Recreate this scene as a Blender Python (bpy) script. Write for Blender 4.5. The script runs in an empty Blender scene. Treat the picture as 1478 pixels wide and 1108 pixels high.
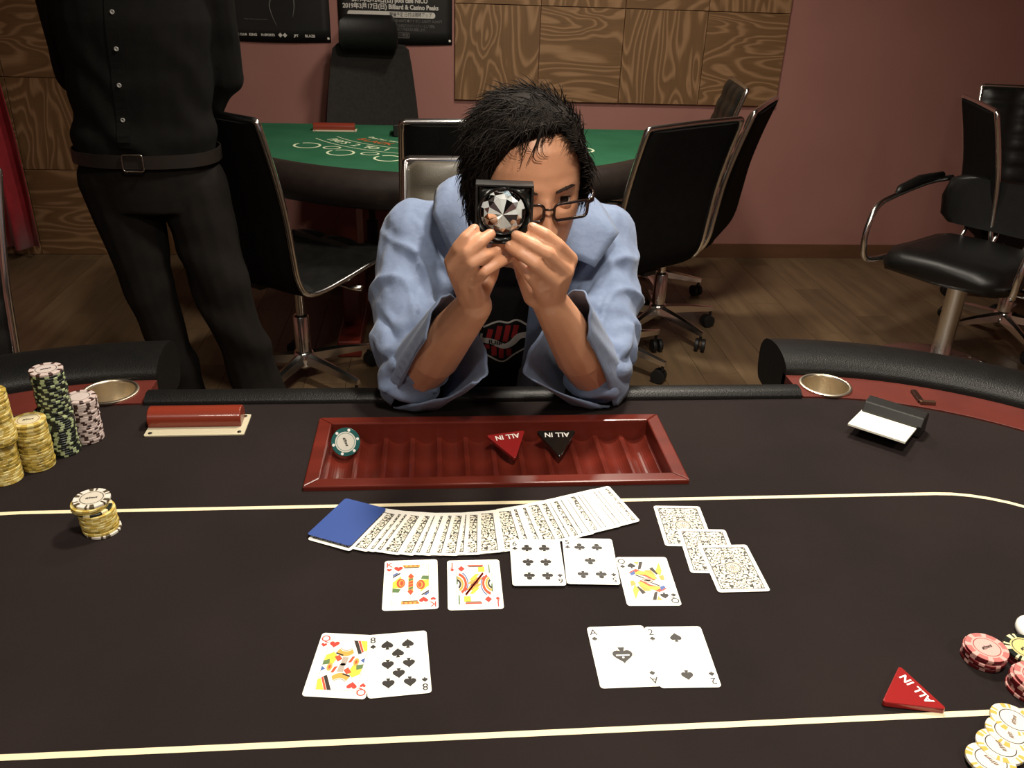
import bpy, math, random
from mathutils import Vector, Matrix, noise
from mathutils.geometry import tessellate_polygon
R = math.radians
PI = math.pi
random.seed(7)
sc = bpy.context.scene
col = sc.collection

# ------------------------------------------------------------------ camera
CAMZ, FPX, YAW, PITCH, ROLL = 1.4018, 1225.5, 0.100933, 0.4608616, 0.0368421
def cam_axes():
    F = Vector((math.sin(YAW)*math.cos(PITCH), math.cos(YAW)*math.cos(PITCH), -math.sin(PITCH)))
    r = Vector((math.cos(YAW), -math.sin(YAW), 0)); u = r.cross(F)
    c, s = math.cos(ROLL), math.sin(ROLL)
    return c*r + s*u, -s*r + c*u, F
_r, _u, _f = cam_axes()
cd = bpy.data.cameras.new('camera'); cam = bpy.data.objects.new('camera', cd); col.objects.link(cam)
cd.sensor_width = 36; cd.lens = FPX/1478*36; cd.clip_start = .02
mw = Matrix((_r, _u, -_f)).transposed().to_4x4(); mw.translation = Vector((0, 0, CAMZ)); cam.matrix_world = mw
sc.camera = cam

# ------------------------------------------------------------------ world, lights, exposure
w = bpy.data.worlds.new('world'); sc.world = w; w.use_nodes = True
w.node_tree.nodes['Background'].inputs[0].default_value = (1.0, .85, .7, 1)
w.node_tree.nodes['Background'].inputs[1].default_value = .02
sc.view_settings.view_transform = 'Standard'; sc.view_settings.look = 'None'
sc.view_settings.gamma = 1; sc.view_settings.use_curve_mapping = False
sc.view_settings.exposure = 0.0
CEIL = 2.6
WARM = (1.0, .91, .78)
def downlight(x, y, power, size=.3, spread=160, colr=WARM):
    l = bpy.data.lights.new('ceiling_lamp', 'AREA'); l.shape = 'DISK'; l.size = size; l.energy = power; l.color = colr
    l.spread = R(spread)
    o = bpy.data.objects.new('ceiling_lamp', l); col.objects.link(o); o.location = (x, y, CEIL-.03)
    return o
LAMPS = [(.55, 1.62, 40), (.25, .25, 27), (.6, 3.05, 25), (-.9, -.9, 16), (1.5, -.5, 16)]  # last two are extra fill lamps, added to soften the shading
for a in LAMPS: downlight(*a)

# ------------------------------------------------------------------ materials
MATS = {}
def mat(name, c=(.5, .5, .5), rough=.5, metal=0., spec=.5, coat=0., emit=None, trans=0., ior=1.45, sheen=0.):
    if name in MATS: return MATS[name]
    k = bpy.data.materials.new(name); k.use_nodes = True; b = k.node_tree.nodes['Principled BSDF']
    b.inputs['Base Color'].default_value = (*c, 1); b.inputs['Roughness'].default_value = rough
    b.inputs['Metallic'].default_value = metal; b.inputs['Specular IOR Level'].default_value = spec
    b.inputs['Coat Weight'].default_value = coat; b.inputs['IOR'].default_value = ior
    b.inputs['Transmission Weight'].default_value = trans; b.inputs['Sheen Weight'].default_value = sheen
    if emit: b.inputs['Emission Color'].default_value = (*emit[:3], 1); b.inputs['Emission Strength'].default_value = emit[3]
    MATS[name] = k; return k
def nodes(k): return k.node_tree.nodes, k.node_tree.links, k.node_tree.nodes['Principled BSDF']
def srgb(r, g, b):
    f = lambda v: (v/255/12.92) if v/255 <= .04045 else ((v/255+.055)/1.055)**2.4
    return (f(r), f(g), f(b))
def noisy(name, c1, c2, scale=8, rough=.6, bump=0., bscale=60, detail=4, stretch=(1, 1, 1), **kw):
    """two-tone noise colour with a fine bump"""
    if name in MATS: return MATS[name]
    k = mat(name, c1, rough, **kw); n, l, b = nodes(k)
    tc = n.new('ShaderNodeTexCoord'); mp = n.new('ShaderNodeMapping'); mp.inputs['Scale'].default_value = stretch
    l.new(tc.outputs['Object'], mp.inputs[0])
    t = n.new('ShaderNodeTexNoise'); t.inputs['Scale'].default_value = scale; t.inputs['Detail'].default_value = detail
    l.new(mp.outputs[0], t.inputs['Vector'])
    rp = n.new('ShaderNodeValToRGB'); rp.color_ramp.elements[0].position = .35; rp.color_ramp.elements[1].position = .65
    rp.color_ramp.elements[0].color = (*c1, 1); rp.color_ramp.elements[1].color = (*c2, 1)
    l.new(t.outputs[0], rp.inputs[0]); l.new(rp.outputs[0], b.inputs['Base Color'])
    if bump:
        t2 = n.new('ShaderNodeTexNoise'); t2.inputs['Scale'].default_value = bscale; t2.inputs['Detail'].default_value = 3
        l.new(mp.outputs[0], t2.inputs['Vector'])
        bp = n.new('ShaderNodeBump'); bp.inputs['Strength'].default_value = bump; bp.inputs['Distance'].default_value = .002
        l.new(t2.outputs[0], bp.inputs['Height']); l.new(bp.outputs[0], b.inputs['Normal'])
    return k
def plywood(name, dark, light, rough=.55):
    if name in MATS: return MATS[name]
    k = mat(name, dark, rough); n, l, b = nodes(k)
    tc = n.new('ShaderNodeTexCoord'); oi = n.new('ShaderNodeObjectInfo')
    mul = n.new('ShaderNodeMath'); mul.operation = 'MULTIPLY'; mul.inputs[1].default_value = 37.; l.new(oi.outputs['Random'], mul.inputs[0])
    cb = n.new('ShaderNodeCombineXYZ'); l.new(mul.outputs[0], cb.inputs[0]); l.new(mul.outputs[0], cb.inputs[2])
    mp = n.new('ShaderNodeMapping'); mp.inputs['Scale'].default_value = (4.2, 3, 1.1)
    l.new(tc.outputs['Object'], mp.inputs[0])
    ad = n.new('ShaderNodeVectorMath'); ad.operation = 'ADD'; l.new(mp.outputs[0], ad.inputs[0]); l.new(cb.outputs[0], ad.inputs[1])
    t = n.new('ShaderNodeTexNoise'); t.inputs['Scale'].default_value = 1.3; t.inputs['Detail'].default_value = 2.2; t.inputs['Roughness'].default_value = .42
    t.inputs['Distortion'].default_value = .5
    l.new(ad.outputs[0], t.inputs['Vector'])
    m1 = n.new('ShaderNodeMath'); m1.operation = 'MULTIPLY'; m1.inputs[1].default_value = 14.; l.new(t.outputs[0], m1.inputs[0])
    fr = n.new('ShaderNodeMath'); fr.operation = 'FRACT'; l.new(m1.outputs[0], fr.inputs[0])
    rp = n.new('ShaderNodeValToRGB'); e = rp.color_ramp.elements
    e[0].position = 0; e[0].color = (*light, 1); e[1].position = 1; e[1].color = (*light, 1)
    for p, c in ((.1, light), (.34, dark), (.8, tuple(v*.88 for v in dark))):
        q = e.new(p); q.color = (*c, 1)
    l.new(fr.outputs[0], rp.inputs[0])
    # fine grain
    mp2 = n.new('ShaderNodeMapping'); mp2.inputs['Scale'].default_value = (160, 20, 5); l.new(tc.outputs['Object'], mp2.inputs[0])
    t2 = n.new('ShaderNodeTexNoise'); t2.inputs['Scale'].default_value = 1.5; l.new(mp2.outputs[0], t2.inputs['Vector'])
    mx = n.new('ShaderNodeMix'); mx.data_type = 'RGBA'; mx.blend_type = 'MULTIPLY'; mx.inputs[0].default_value = .35
    l.new(rp.outputs[0], mx.inputs[6]); l.new(t2.outputs[0], mx.inputs[7])
    l.new(mx.outputs[2], b.inputs['Base Color'])
    return k
def wood(name, c1, c2, rough=.35, coat=0., stretch=(3, 30, 30), rnd=True):
    if name in MATS: return MATS[name]
    k = mat(name, c1, rough, coat=coat); n, l, b = nodes(k)
    tc = n.new('ShaderNodeTexCoord'); oi = n.new('ShaderNodeObjectInfo')
    mul = n.new('ShaderNodeMath'); mul.operation = 'MULTIPLY'; mul.inputs[1].default_value = 23. if rnd else 0; l.new(oi.outputs['Random'], mul.inputs[0])
    mp = n.new('ShaderNodeMapping'); mp.inputs['Scale'].default_value = stretch
    l.new(tc.outputs['Object'], mp.inputs[0])
    ad = n.new('ShaderNodeVectorMath'); ad.operation = 'ADD'; l.new(mp.outputs[0], ad.inputs[0]); l.new(mul.outputs[0], ad.inputs[1])
    t = n.new('ShaderNodeTexNoise'); t.inputs['Scale'].default_value = 1.; t.inputs['Detail'].default_value = 5; l.new(ad.outputs[0], t.inputs['Vector'])
    rp = n.new('ShaderNodeValToRGB'); rp.color_ramp.elements[0].position = .3; rp.color_ramp.elements[1].position = .7
    rp.color_ramp.elements[0].color = (*c1, 1); rp.color_ramp.elements[1].color = (*c2, 1)
    l.new(t.outputs[0], rp.inputs[0])
    if rnd:
        hv = n.new('ShaderNodeHueSaturation'); mr = n.new('ShaderNodeMapRange'); mr.inputs[3].default_value = .85; mr.inputs[4].default_value = 1.15
        l.new(oi.outputs['Random'], mr.inputs[0]); l.new(mr.outputs[0], hv.inputs['Value']); l.new(rp.outputs[0], hv.inputs['Color'])
        l.new(hv.outputs[0], b.inputs['Base Color'])
    else: l.new(rp.outputs[0], b.inputs['Base Color'])
    return k

# ------------------------------------------------------------------ mesh helpers
class MB:
    def __init__(s): s.v = []; s.f = []; s.mi = []; s.cur = 0
    def add(s, vs, fs, mi=None):
        o = len(s.v); s.v += [tuple(p) for p in vs]; s.f += [tuple(i+o for i in q) for q in fs]
        s.mi += [s.cur if mi is None else mi]*len(fs)
    def box(s, c, d, rz=0, M=None):
        x, y, z = d[0]/2, d[1]/2, d[2]/2
        vs = [Vector((a*x, b*y, e*z)) for e in (-1, 1) for b in (-1, 1) for a in (-1, 1)]
        if M is None: M = Matrix.Rotation(rz, 3, 'Z')
        vs = [M @ p + Vector(c) for p in vs]
        s.add(vs, [(0, 2, 3, 1), (4, 5, 7, 6), (0, 1, 5, 4), (1, 3, 7, 5), (3, 2, 6, 7), (2, 0, 4, 6)])
    def prism(s, poly, z0, z1, M=None, caps=True):
        n = len(poly); M = M or Matrix.Identity(4)
        vs = [M @ Vector((x, y, z0)) for x, y in poly] + [M @ Vector((x, y, z1)) for x, y in poly]
        fs = [(i, (i+1) % n, n+(i+1) % n, n+i) for i in range(n)]
        if caps: fs += [tuple(range(n-1, -1, -1)), tuple(range(n, 2*n))]
        s.add(vs, fs)
    def plate(s, outer, holes, z0, z1):
        """flat slab with holes cut through"""
        loops = [outer]+holes; fl = [Vector((x, y, 0)) for q in loops for x, y in q]; n = len(fl)
        tri = tessellate_polygon([[Vector((x, y, 0)) for x, y in q] for q in loops])
        vs = [Vector((p.x, p.y, z1)) for p in fl]+[Vector((p.x, p.y, z0)) for p in fl]; fs = []
        for a, b, c in tri:
            up = (fl[b]-fl[a]).cross(fl[c]-fl[a]).z > 0
            fs.append((a, b, c) if up else (c, b, a)); fs.append((n+c, n+b, n+a) if up else (n+a, n+b, n+c))
        o = 0
        for i, q in enumerate(loops):
            k = len(q); ar = sum(q[j][0]*q[(j+1) % k][1]-q[(j+1) % k][0]*q[j][1] for j in range(k)) > 0
            if i: ar = not ar
            for j in range(k):
                a, b = o+j, o+(j+1) % k
                fs.append((n+a, n+b, b, a) if ar else (a, b, n+b, n+a))
            o += k
        s.add(vs, fs)
    def loft(s, rings, closed=True, caps=True, loop=False):
        n = len(rings[0]); vs = [p for r in rings for p in r]; fs = []
        nr = len(rings)
        for j in range(nr if loop else nr-1):
            k = (j+1) % nr
            for i in range(n if closed else n-1):
                a, b = j*n+i, j*n+(i+1) % n; c, d = k*n+(i+1) % n, k*n+i
                fs.append((a, b, c, d))
        if caps and not loop: fs += [tuple(range(n-1, -1, -1)), tuple(range((nr-1)*n, nr*n))]
        s.add(vs, fs)
    def tube(s, path, r, n=8, caps=True, loop=False, flat=None):
        P = [Vector(p) for p in path]; rr = r if isinstance(r, (list, tuple)) else [r]*len(P)
        rings = []; up = None
        for i, p in enumerate(P):
            if loop: t = (P[(i+1) % len(P)]-P[i-1])
            else: t = P[min(i+1, len(P)-1)]-P[max(i-1, 0)]
            t.normalize()
            if up is None:
                up = Vector((0, 0, 1)) if abs(t.z) < .9 else Vector((1, 0, 0))
            u = up - t*up.dot(t); u.normalize(); up = u; v = t.cross(u)
            fl = flat or (1, 1)
            rings.append([p + rr[i]*(fl[0]*math.cos(a)*u + fl[1]*math.sin(a)*v) for a in [2*PI*k/n for k in range(n)]])
        s.loft(rings, caps=caps, loop=loop)
    def lathe(s, prof, n=24, c=(0, 0, 0), M=None, loop=False):
        M = M or Matrix.Identity(3)
        rings = [[M @ Vector((r*math.cos(2*PI*k/n), r*math.sin(2*PI*k/n), z)) + Vector(c) for k in range(n)] for r, z in prof]
        s.loft(rings, caps=True, loop=loop)
    def ball(s, c, r, n=14, k=9, M=None):
        r = (r, r, r) if not isinstance(r, (tuple, list)) else r
        M = M or Matrix.Identity(3)
        rings = []
        for j in range(k+1):
            t = PI*(j+.02 if j == 0 else (j-.02 if j == k else j))/k
            rings.append([M @ Vector((r[0]*math.sin(t)*math.cos(2*PI*i/n), r[1]*math.sin(t)*math.sin(2*PI*i/n), -r[2]*math.cos(t))) + Vector(c) for i in range(n)])
        s.loft(rings)
    def mesh(s, name, mats):
        me = bpy.data.meshes.new(name); me.from_pydata(s.v, [], s.f)
        for k in (mats if isinstance(mats, (list, tuple)) else [mats]): me.materials.append(k)
        if any(s.mi): me.polygons.foreach_set('material_index', s.mi)
        me.update(); return me
    def build(s, name, mats, parent=None, smooth=False, bevel=0, loc=None, rz=0, seg=2, auto=None):
        me = s.mesh(name, mats)
        o = obj(name, me, parent, loc, rz)
        if smooth:
            for p in me.polygons: p.use_smooth = True
            if auto: me.set_sharp_from_angle(angle=R(auto))
        if bevel:
            b = o.modifiers.new('bevel', 'BEVEL'); b.width = bevel; b.segments = seg; b.limit_method = 'ANGLE'; b.angle_limit = R(40)
        return o
def obj(name, me, parent=None, loc=None, rz=0):
    o = bpy.data.objects.new(name, me); col.objects.link(o)
    if parent: o.parent = parent
    if loc: o.location = loc
    if rz: o.rotation_euler.z = rz
    return o
def tag(o, label, cat=None, group=None, kind=None):
    if label: o['label'] = label
    if cat: o['category'] = cat
    if group: o['group'] = group
    if kind: o['kind'] = kind
    return o
def empty(name, loc=(0, 0, 0), rz=0, parent=None):
    o = bpy.data.objects.new(name, None); col.objects.link(o); o.location = loc; o.rotation_euler.z = rz; o.empty_display_size = .05
    if parent: o.parent = parent
    return o
def ordinal(n):
    return ('first', 'second', 'third', 'fourth', 'fifth', 'sixth', 'seventh', 'eighth', 'ninth', 'tenth')[n-1] if n <= 10 else str(n)+('th' if 10 < n % 100 < 14 else {1: 'st', 2: 'nd', 3: 'rd'}.get(n % 10, 'th'))
def struct(o): o['kind'] = 'structure'; return o
def copy_tree(o, parent=None):
    c = o.copy(); col.objects.link(c); c.parent = parent
    for ch in o.children: copy_tree(ch, c)
    return c
def rrect(w, h, r, n=5):
    pts = []
    for cx, cy, a0 in ((w/2-r, h/2-r, 0), (-w/2+r, h/2-r, 90), (-w/2+r, -h/2+r, 180), (w/2-r, -h/2+r, 270)):
        for k in range(n+1):
            a = R(a0+90*k/n); pts.append((cx+r*math.cos(a), cy+r*math.sin(a)))
    return pts
def smooth_path(pts, n=6, loop=False):
    """Catmull-Rom through points"""
    P = [Vector(p) for p in pts]; out = []; N = len(P)
    for i in range(N if loop else N-1):
        p0 = P[i-1] if (i > 0 or loop) else P[0]*2-P[1]
        p1 = P[i]; p2 = P[(i+1) % N]; p3 = P[(i+2) % N] if (i+2 < N or loop) else P[-1]*2-P[-2]
        for k in range(n):
            t = k/n
            out.append(.5*((2*p1)+(p2-p0)*t+(2*p0-5*p1+4*p2-p3)*t*t+(3*p1-p0-3*p2+p3)*t**3))
    if not loop: out.append(P[-1])
    return out
def text_mesh(s, size, align='CENTER', extrude=0., bold=0., font_shear=0., space=1.):
    c = bpy.data.curves.new('txt', 'FONT'); c.body = s; c.size = size; c.align_x = align; c.align_y = 'CENTER'; c.extrude = extrude
    c.offset = bold; c.shear = font_shear; c.space_character = space; c.resolution_u = 3
    o = bpy.data.objects.new('txt', c); col.objects.link(o)
    dg = bpy.context.evaluated_depsgraph_get(); dg.update()
    me = bpy.data.meshes.new_from_object(o.evaluated_get(dg))
    bpy.data.objects.remove(o); bpy.data.curves.remove(c)
    return me
def text_obj(name, s, size, k, parent, M, fit=None, **kw):
    me = text_mesh(s, size, **kw)
    if fit:
        xs = [v.co.x for v in me.vertices]; f = fit/(max(xs)-min(xs))
        for v in me.vertices: v.co.x *= f
    me.materials.clear(); me.materials.append(k)
    o = obj(name, me, parent); o.matrix_local = M; return o

# shared materials
BLACK_LEATHER = noisy('black_leather', srgb(15, 15, 14), srgb(19, 18, 17), 30, .4, .25, 300, spec=.5)
RAIL_LEATHER = noisy('rail_vinyl', srgb(14, 14, 13), srgb(18, 17, 16), 40, .42, .3, 420, spec=.32)
CHROME = mat('chrome', (.86, .85, .83), .2, 1.)
DARK_PLASTIC = mat('dark_plastic', srgb(22, 22, 22), .5)
RED_WOOD = wood('mahogany_stain', srgb(82, 28, 20), srgb(104, 37, 26), .3, .2, (3, 26, 26), rnd=False)
RED_TRACK = noisy('racetrack_red', srgb(86, 34, 27), srgb(94, 38, 30), 14, .45, .1, 120)
FELT = noisy('charcoal_felt', srgb(33, 27, 26), srgb(37, 30, 29), 6, .95, .25, 900, spec=.12)
WALL = noisy('mauve_paint', srgb(154, 106, 97), srgb(158, 110, 101), 3, .8, .12, 160)

# ================================================================== the room
WY = 4.34
XL, XR, YB = -3.2, 3.9, -2.2
def wallbox(name, c, d, k): 
    b = MB(); b.box((0, 0, 0), d); return struct(b.build(name, k, loc=c))
wall_back = wallbox('wall_back', ((XL+XR)/2, WY+.05, CEIL/2), (XR-XL+.2, .1, CEIL), WALL)
wallbox('wall_left', (XL-.05, (WY+YB)/2, CEIL/2), (.1, WY-YB, CEIL), WALL)
wallbox('wall_right', (XR+.05, (WY+YB)/2, CEIL/2), (.1, WY-YB, CEIL), WALL)
wallbox('wall_front', ((XL+XR)/2, YB-.05, CEIL/2), (XR-XL+.2, .1, CEIL), WALL)
CEILM = mat('ceiling_paint', srgb(120, 105, 92), .9)
wallbox('ceiling', ((XL+XR)/2, (WY+YB)/2, CEIL+.05), (XR-XL+.2, WY-YB+.2, .1), CEILM)
floor = wallbox('floor', ((XL+XR)/2, (WY+YB)/2, -.06), (XR-XL+.2, WY-YB+.2, .1), mat('floor_gap', srgb(44, 33, 24), .8))
# floor planks run away from the table
PLANK = wood('floor_plank', srgb(92, 74, 54), srgb(110, 90, 66), .42, 0, (26, 2.2, 8))
pw, pl = .15, .92
b = MB(); b.box((0, 0, 0), (pw-.0016, pl-.0016, .012)); plank_me = b.mesh('plank', PLANK)
fl = floor.location
i = 0; x = -2.35
while x < 2.95:
    y = 1.55 + ((i*37) % 61)/61*pl - pl*.5
    while y < WY-.02:
        y2 = min(y+pl, WY)
        o = obj('plank', plank_me, floor); o.location = (x-fl.x, (y+y2)/2-fl.y, .0-.006-fl.z)
        o.scale = (1, (y2-y)/pl, 1)
        y += pl
    i += 1; x += pw
# boards beyond the ones that can be told apart
for nm, c, d in (('plank_field', (0, -.39, -.006), (7.3, 3.0, .012)), ('plank_field', (-2.83, 2.73, -.006), (.8, 3.25, .012)), ('plank_field', (3.44, 2.73, -.006), (1.0, 3.25, .012))):
    b = MB(); b.box((0, 0, 0), d); o = b.build(nm, PLANK, floor); o.location = (c[0]-fl.x, c[1]-fl.y, c[2]-fl.z); o['kind'] = 'stuff'
# baseboard
SKIRT = wood('skirting_wood', srgb(88, 60, 42), srgb(100, 68, 48), .45, 0, (3, 20, 20), rnd=False)
b = MB(); b.box((0, 0, 0), (XR-(-1.09), .014, .07)); b.box((0, .002, .037), (XR+1.09, .010, .006))
struct(b.build('baseboard_back', SKIRT, loc=((XR-1.09)/2, WY-.008, .035)))
# plywood panels on the back wall
PLY = plywood('stained_plywood', srgb(128, 94, 60), srgb(164, 126, 90))
b = MB(); b.box((0, 0, 0), (.405, .015, .43)); 
def panels(x0, n, z0, rows, w, h, phase):
    for r in range(rows):
        for c in range(n):
            bb = MB(); vert = (r+c+phase) % 2 == 0
            d = (w-.003, .016, h-.003) if vert else (h-.003, .016, w-.003)
            bb.box((0, 0, 0), d)
            o = bb.build('plywood_panel', PLY, wall_back, bevel=.0012, seg=1)
            o.location = (x0+w*(c+.5)-wall_back.location.x, WY-.008-wall_back.location.y, z0+h*(r+.5)-wall_back.location.z)
            if not vert: o.rotation_euler.y = PI/2
panels(.106, 4, .792, 4, .4035, .43, 0)
panels(-2.835, 4, .0, 5, .431, .425, 1)
# lamps recessed in the ceiling (above the frame); the last two are added fill
LAMPGLOW = mat('lamp_glow', (1, .9, .75), .5, emit=(1, .86, .68, 6))
for i, (x, y, pwr) in enumerate(LAMPS):
    r = empty('ceiling_downlight', (x, y, CEIL-.001))
    tag(r, ('round white ceiling downlight over the poker table', 'round white ceiling downlight above the near table edge', 'round white ceiling downlight over the green table', 'added fill downlight behind and left of the camera', 'added fill downlight behind and right of the camera')[i], 'light')
    b = MB(); b.lathe([(.158, -.0), (.2, -.0), (.2, -.012), (.175, -.02), (.158, -.016)], 32, loop=True); b.build('trim_ring', mat('white_trim', srgb(220, 215, 205), .5), r, True)
    b = MB(); b.lathe([(.157, -.002), (.157, -.004)], 32); b.build('diffuser', LAMPGLOW, r)

# red curtain in the left corner
CURT = noisy('red_curtain_cloth', srgb(150, 26, 38), srgb(164, 32, 44), 20, .85, .2, 200, sheen=.3)
b = MB(); NC = 90
def curtain_pt(u, z):
    fx = -2.6+.62*u; amp = .03+.012*math.sin(9*u)
    lean = .15*(1-z/1.9)
    return Vector((fx+.02*math.sin(3*z)+lean*.25, WY-.11+amp*math.sin(2*PI*5.5*u+.5*math.sin(2*z)), z))
rings = [[curtain_pt(k/NC, z) for k in range(NC+1)] for z in (.06, .3, .6, .9, 1.2, 1.5, 1.9)]
b.loft(rings, closed=False, caps=False)
cu = b.build('curtain', CURT, None, True); sm = cu.modifiers.new('s', 'SOLIDIFY'); sm.thickness = .004
tag(cu, 'red fabric curtain hanging in the left corner by the plywood wall', 'curtain')
b = MB(); b.tube([(-2.75, WY-.11, 1.91), (-2.0, WY-.11, 1.91)], .012, 10); b.box((-2.7, WY-.055, 1.91), (.02, .11, .02)); b.box((-2.04, WY-.055, 1.91), (.02, .11, .02))
tag(b.build('curtain_rod', CHROME, None, True), 'thin metal rod carrying the red curtain', 'rod')

# ---------------------------------------------------------------- posters
PBLACK = noisy('poster_black', srgb(26, 25, 25), srgb(32, 31, 30), 4, .45)
PWHITE = mat('poster_white', srgb(205, 200, 192), .6)
PGREY = mat('poster_grey', srgb(105, 100, 96), .6)
TACK = mat('tack_white', srgb(225, 220, 205), .4)
FACE = Matrix(((1, 0, 0, 0), (0, 0, -1, 0), (0, 1, 0, 0), (0, 0, 0, 1)))   # xy plane -> xz facing -y
def wallM(x, z, rot=0, y=0): 
    q = FACE.copy(); return Matrix.Translation((x, y, z)) @ Matrix.Rotation(-rot, 4, 'Y') @ q
def poster(x0, x1, z0, z1, label, sag):
    r = empty('poster', ((x0+x1)/2, WY-.004, (z0+z1)/2)); w, h = x1-x0, z1-z0
    b = MB(); n = 14; rings = []
    for j in range(n+1):
        v = j/n; rings.append([Vector((-w/2+w*u/n, -.0015-.004*max(0, math.sin(PI*u/n))*(1-v)**3*sag, -h/2+h*v-.006*sag*math.sin(PI*u/n)*(1-v)**4)) for u in range(n+1)])
    b.loft(rings, closed=False, caps=False)
    s = b.build('sheet', PBLACK, r, True); q = s.modifiers.new('s', 'SOLIDIFY'); q.thickness = .0008
    for tx in (-w/2+.012, w/2-.012):
        b = MB(); b.lathe([(.002, 0), (.006, .001), (.006, .003), (.003, .005)], 12); t = b.build('thumb_tack', TACK, r, True); t.matrix_local = wallM(tx, -h/2+.016, 0, -.004)
    return tag(r, label, 'poster')
pA = poster(-1.02, -.472, 1.036, 1.80, 'black poster with row of small sponsor logos along its foot', 1)
pB = poster(-.433, .094, 1.040, 1.80, 'black event poster with white Japanese dates behind the high-back chair', 1)
cz = (1.04+1.80)/2; cx = (-.433+.094)/2
def ptxt(p, s, size, x, z, k=PWHITE, align='LEFT', **kw):
    c = p.location
    return text_obj('print', s, size, k, p, wallM(x-c.x, z-c.z, 0, -.0078), align=align, **kw)
# lines at measured places of the right poster
ptxt(pB, '2019年2月24日(日) pool cafe NICO', .0275, -.368, 1.225, fit=.348, bold=.0009)
ptxt(pB, '2019年3月17日(日) Billiard & Casino Peaks', .0275, -.41, 1.197, fit=.44, bold=.0009)
b = MB(); b.prism(rrect(.405, .0255, .012), 0, .0006); o = b.build('print', PWHITE, pB); o.matrix_local = wallM(-.1875-pB.location.x, 1.165-pB.location.z, 0, -.006)
ptxt(pB, '開催予定 日付は随時アップ', .0215, -.197, 1.165, k=PBLACK, fit=.194)
ptxt(pB, '円 30,000円 ●アドオン 2,000円 30,000円', .0155, -.186, 1.138, k=PGREY, fit=.23)
ptxt(pB, '誰でも参加できるチャリティーとして開催。', .0155, -.177, 1.117, k=PGREY, fit=.19)
ptxt(pB, '各地にて予選大会も開催します。', .0155, -.177, 1.101, k=PGREY, fit=.147)
b = MB(); b.prism(rrect(.068, .0235, .002), 0, .0006); o = b.build('print', PGREY, pB); o.matrix_local = wallM(-.141-pB.location.x, 1.076-pB.location.z, 0, -.0058)
b = MB(); b.prism(rrect(.064, .0195, .002), 0, .0006); o = b.build('print', PBLACK, pB); o.matrix_local = wallM(-.141-pB.location.x, 1.076-pB.location.z, 0, -.0062)
ptxt(pB, 'カー教室', .0145, -.168, 1.076, k=PGREY, fit=.054)
# left poster: small line of text and the logo strip
ptxt(pA, 'http://www.j-pt-pro.com', .0105, -.86, 1.128, k=PGREY)
for s, x, sz in (('TRUCK CLUB', -.93, .0125), ('KING', -.845, .015), ('M-SPORTS', -.79, .0135), ('◆◆', -.713, .02), ('JPT', -.64, .0145), ('BLAZE', -.59, .016)):
    ptxt(pA, s, sz, x, 1.061, bold=.0006)
# faint light streaks on the left poster artwork
for pts in ([(-.93, 1.14), (-.925, 1.18), (-.905, 1.21), (-.90, 1.25)], [(-.715, 1.10), (-.735, 1.15), (-.74, 1.2), (-.70, 1.26), (-.66, 1.30)], [(-.64, 1.14), (-.63, 1.2), (-.645, 1.28)]):
    b = MB(); pp = smooth_path([Vector((x, 0, z)) for x, z in pts], 5)
    b.tube(pp, [.0006+.0018*math.sin(PI*i/(len(pp)-1)) for i in range(len(pp))], 4)
    o = b.build('print', PGREY, pA); o.scale.y = .15; o.location = (-pA.location.x, -.0062, -pA.location.z)

# ================================================================== poker table
TZ = .75; CY = .757; XA, XB = -.454, .62; RF = .487; RT = .582
DX0, DX1 = -.466, .628          # dealer cut-out in the far rail
table = empty('poker_table', (.083, CY, 0)); tag(table, 'large oval black poker table with red wood racetrack and padded rail', 'table')
TL = Vector((-.083, -CY, 0))    # world -> table local
def oval(r, n=28, xa=XA, xb=XB):
    """closed outline, starting at the far right, running clockwise round the near side"""
    p = [(xb+r*math.sin(PI*k/n), CY+r*math.cos(PI*k/n)) for k in range(n+1)]
    p += [(xa-r*math.sin(PI*k/n), CY-r*math.cos(PI*k/n)) for k in range(n+1)]
    return p
def local(poly): return [(x+TL.x, y+TL.y) for x, y in poly]
b = MB(); TRH = [(-.178, .987), (.355, .987), (.355, 1.180), (-.178, 1.180)]
b.plate(local(oval(RF)), [local(TRH)], TZ-.03, TZ)
# felt continues under the dealer edge
b.build('felt_top', FELT, table)
# cream betting line, inlaid in the felt
LINE = mat('cream_line', srgb(226, 212, 176), .7)
xa2, xb2 = -.53, .70
pin = oval(.1875, 24, xa2, xb2); pout = oval(.1945, 24, xa2, xb2)
b = MB(); n = len(pin)
b.add([(x+TL.x, y+TL.y, TZ+.0005) for x, y in pin+pout], [(i, (i+1) % n, n+(i+1) % n, n+i) for i in range(n)])
ln = b.build('betting_line', LINE, table); ln['label'] = 'cream racetrack betting line'
# horseshoe path: from the dealer cut-out right end round the near side to the left end
def horseshoe(r, n=40):
    p = []
    x = DX1
    p.append((x, CY+math.sqrt(max(r*r-(x-XB)**2, 0))))
    a0 = math.asin((DX1-XB)/r)
    for k in range(1, n+1):
        a = a0+(PI-a0)*k/n; p.append((XB+r*math.sin(a), CY+r*math.cos(a)))
    for k in range(n+1):
        a = (PI-math.asin((XA-DX0)/r))*k/n; p.append((XA-r*math.sin(a), CY-r*math.cos(a)))
    return p
pi_, po_ = horseshoe(RF), horseshoe(RT)
rc = (RF+RT)/2-.006
CUPS = [(.683, CY+math.sqrt(rc*rc-(.683-XB)**2)), (-.527, CY+math.sqrt(rc*rc-(-.527-XA)**2)), (.08, CY-rc)]
for a in (58, 95, 135, 172): CUPS += [(XB+rc*math.sin(R(a)), CY+rc*math.cos(R(a))), (XA-rc*math.sin(R(a)), CY+rc*math.cos(R(a)))]
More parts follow.
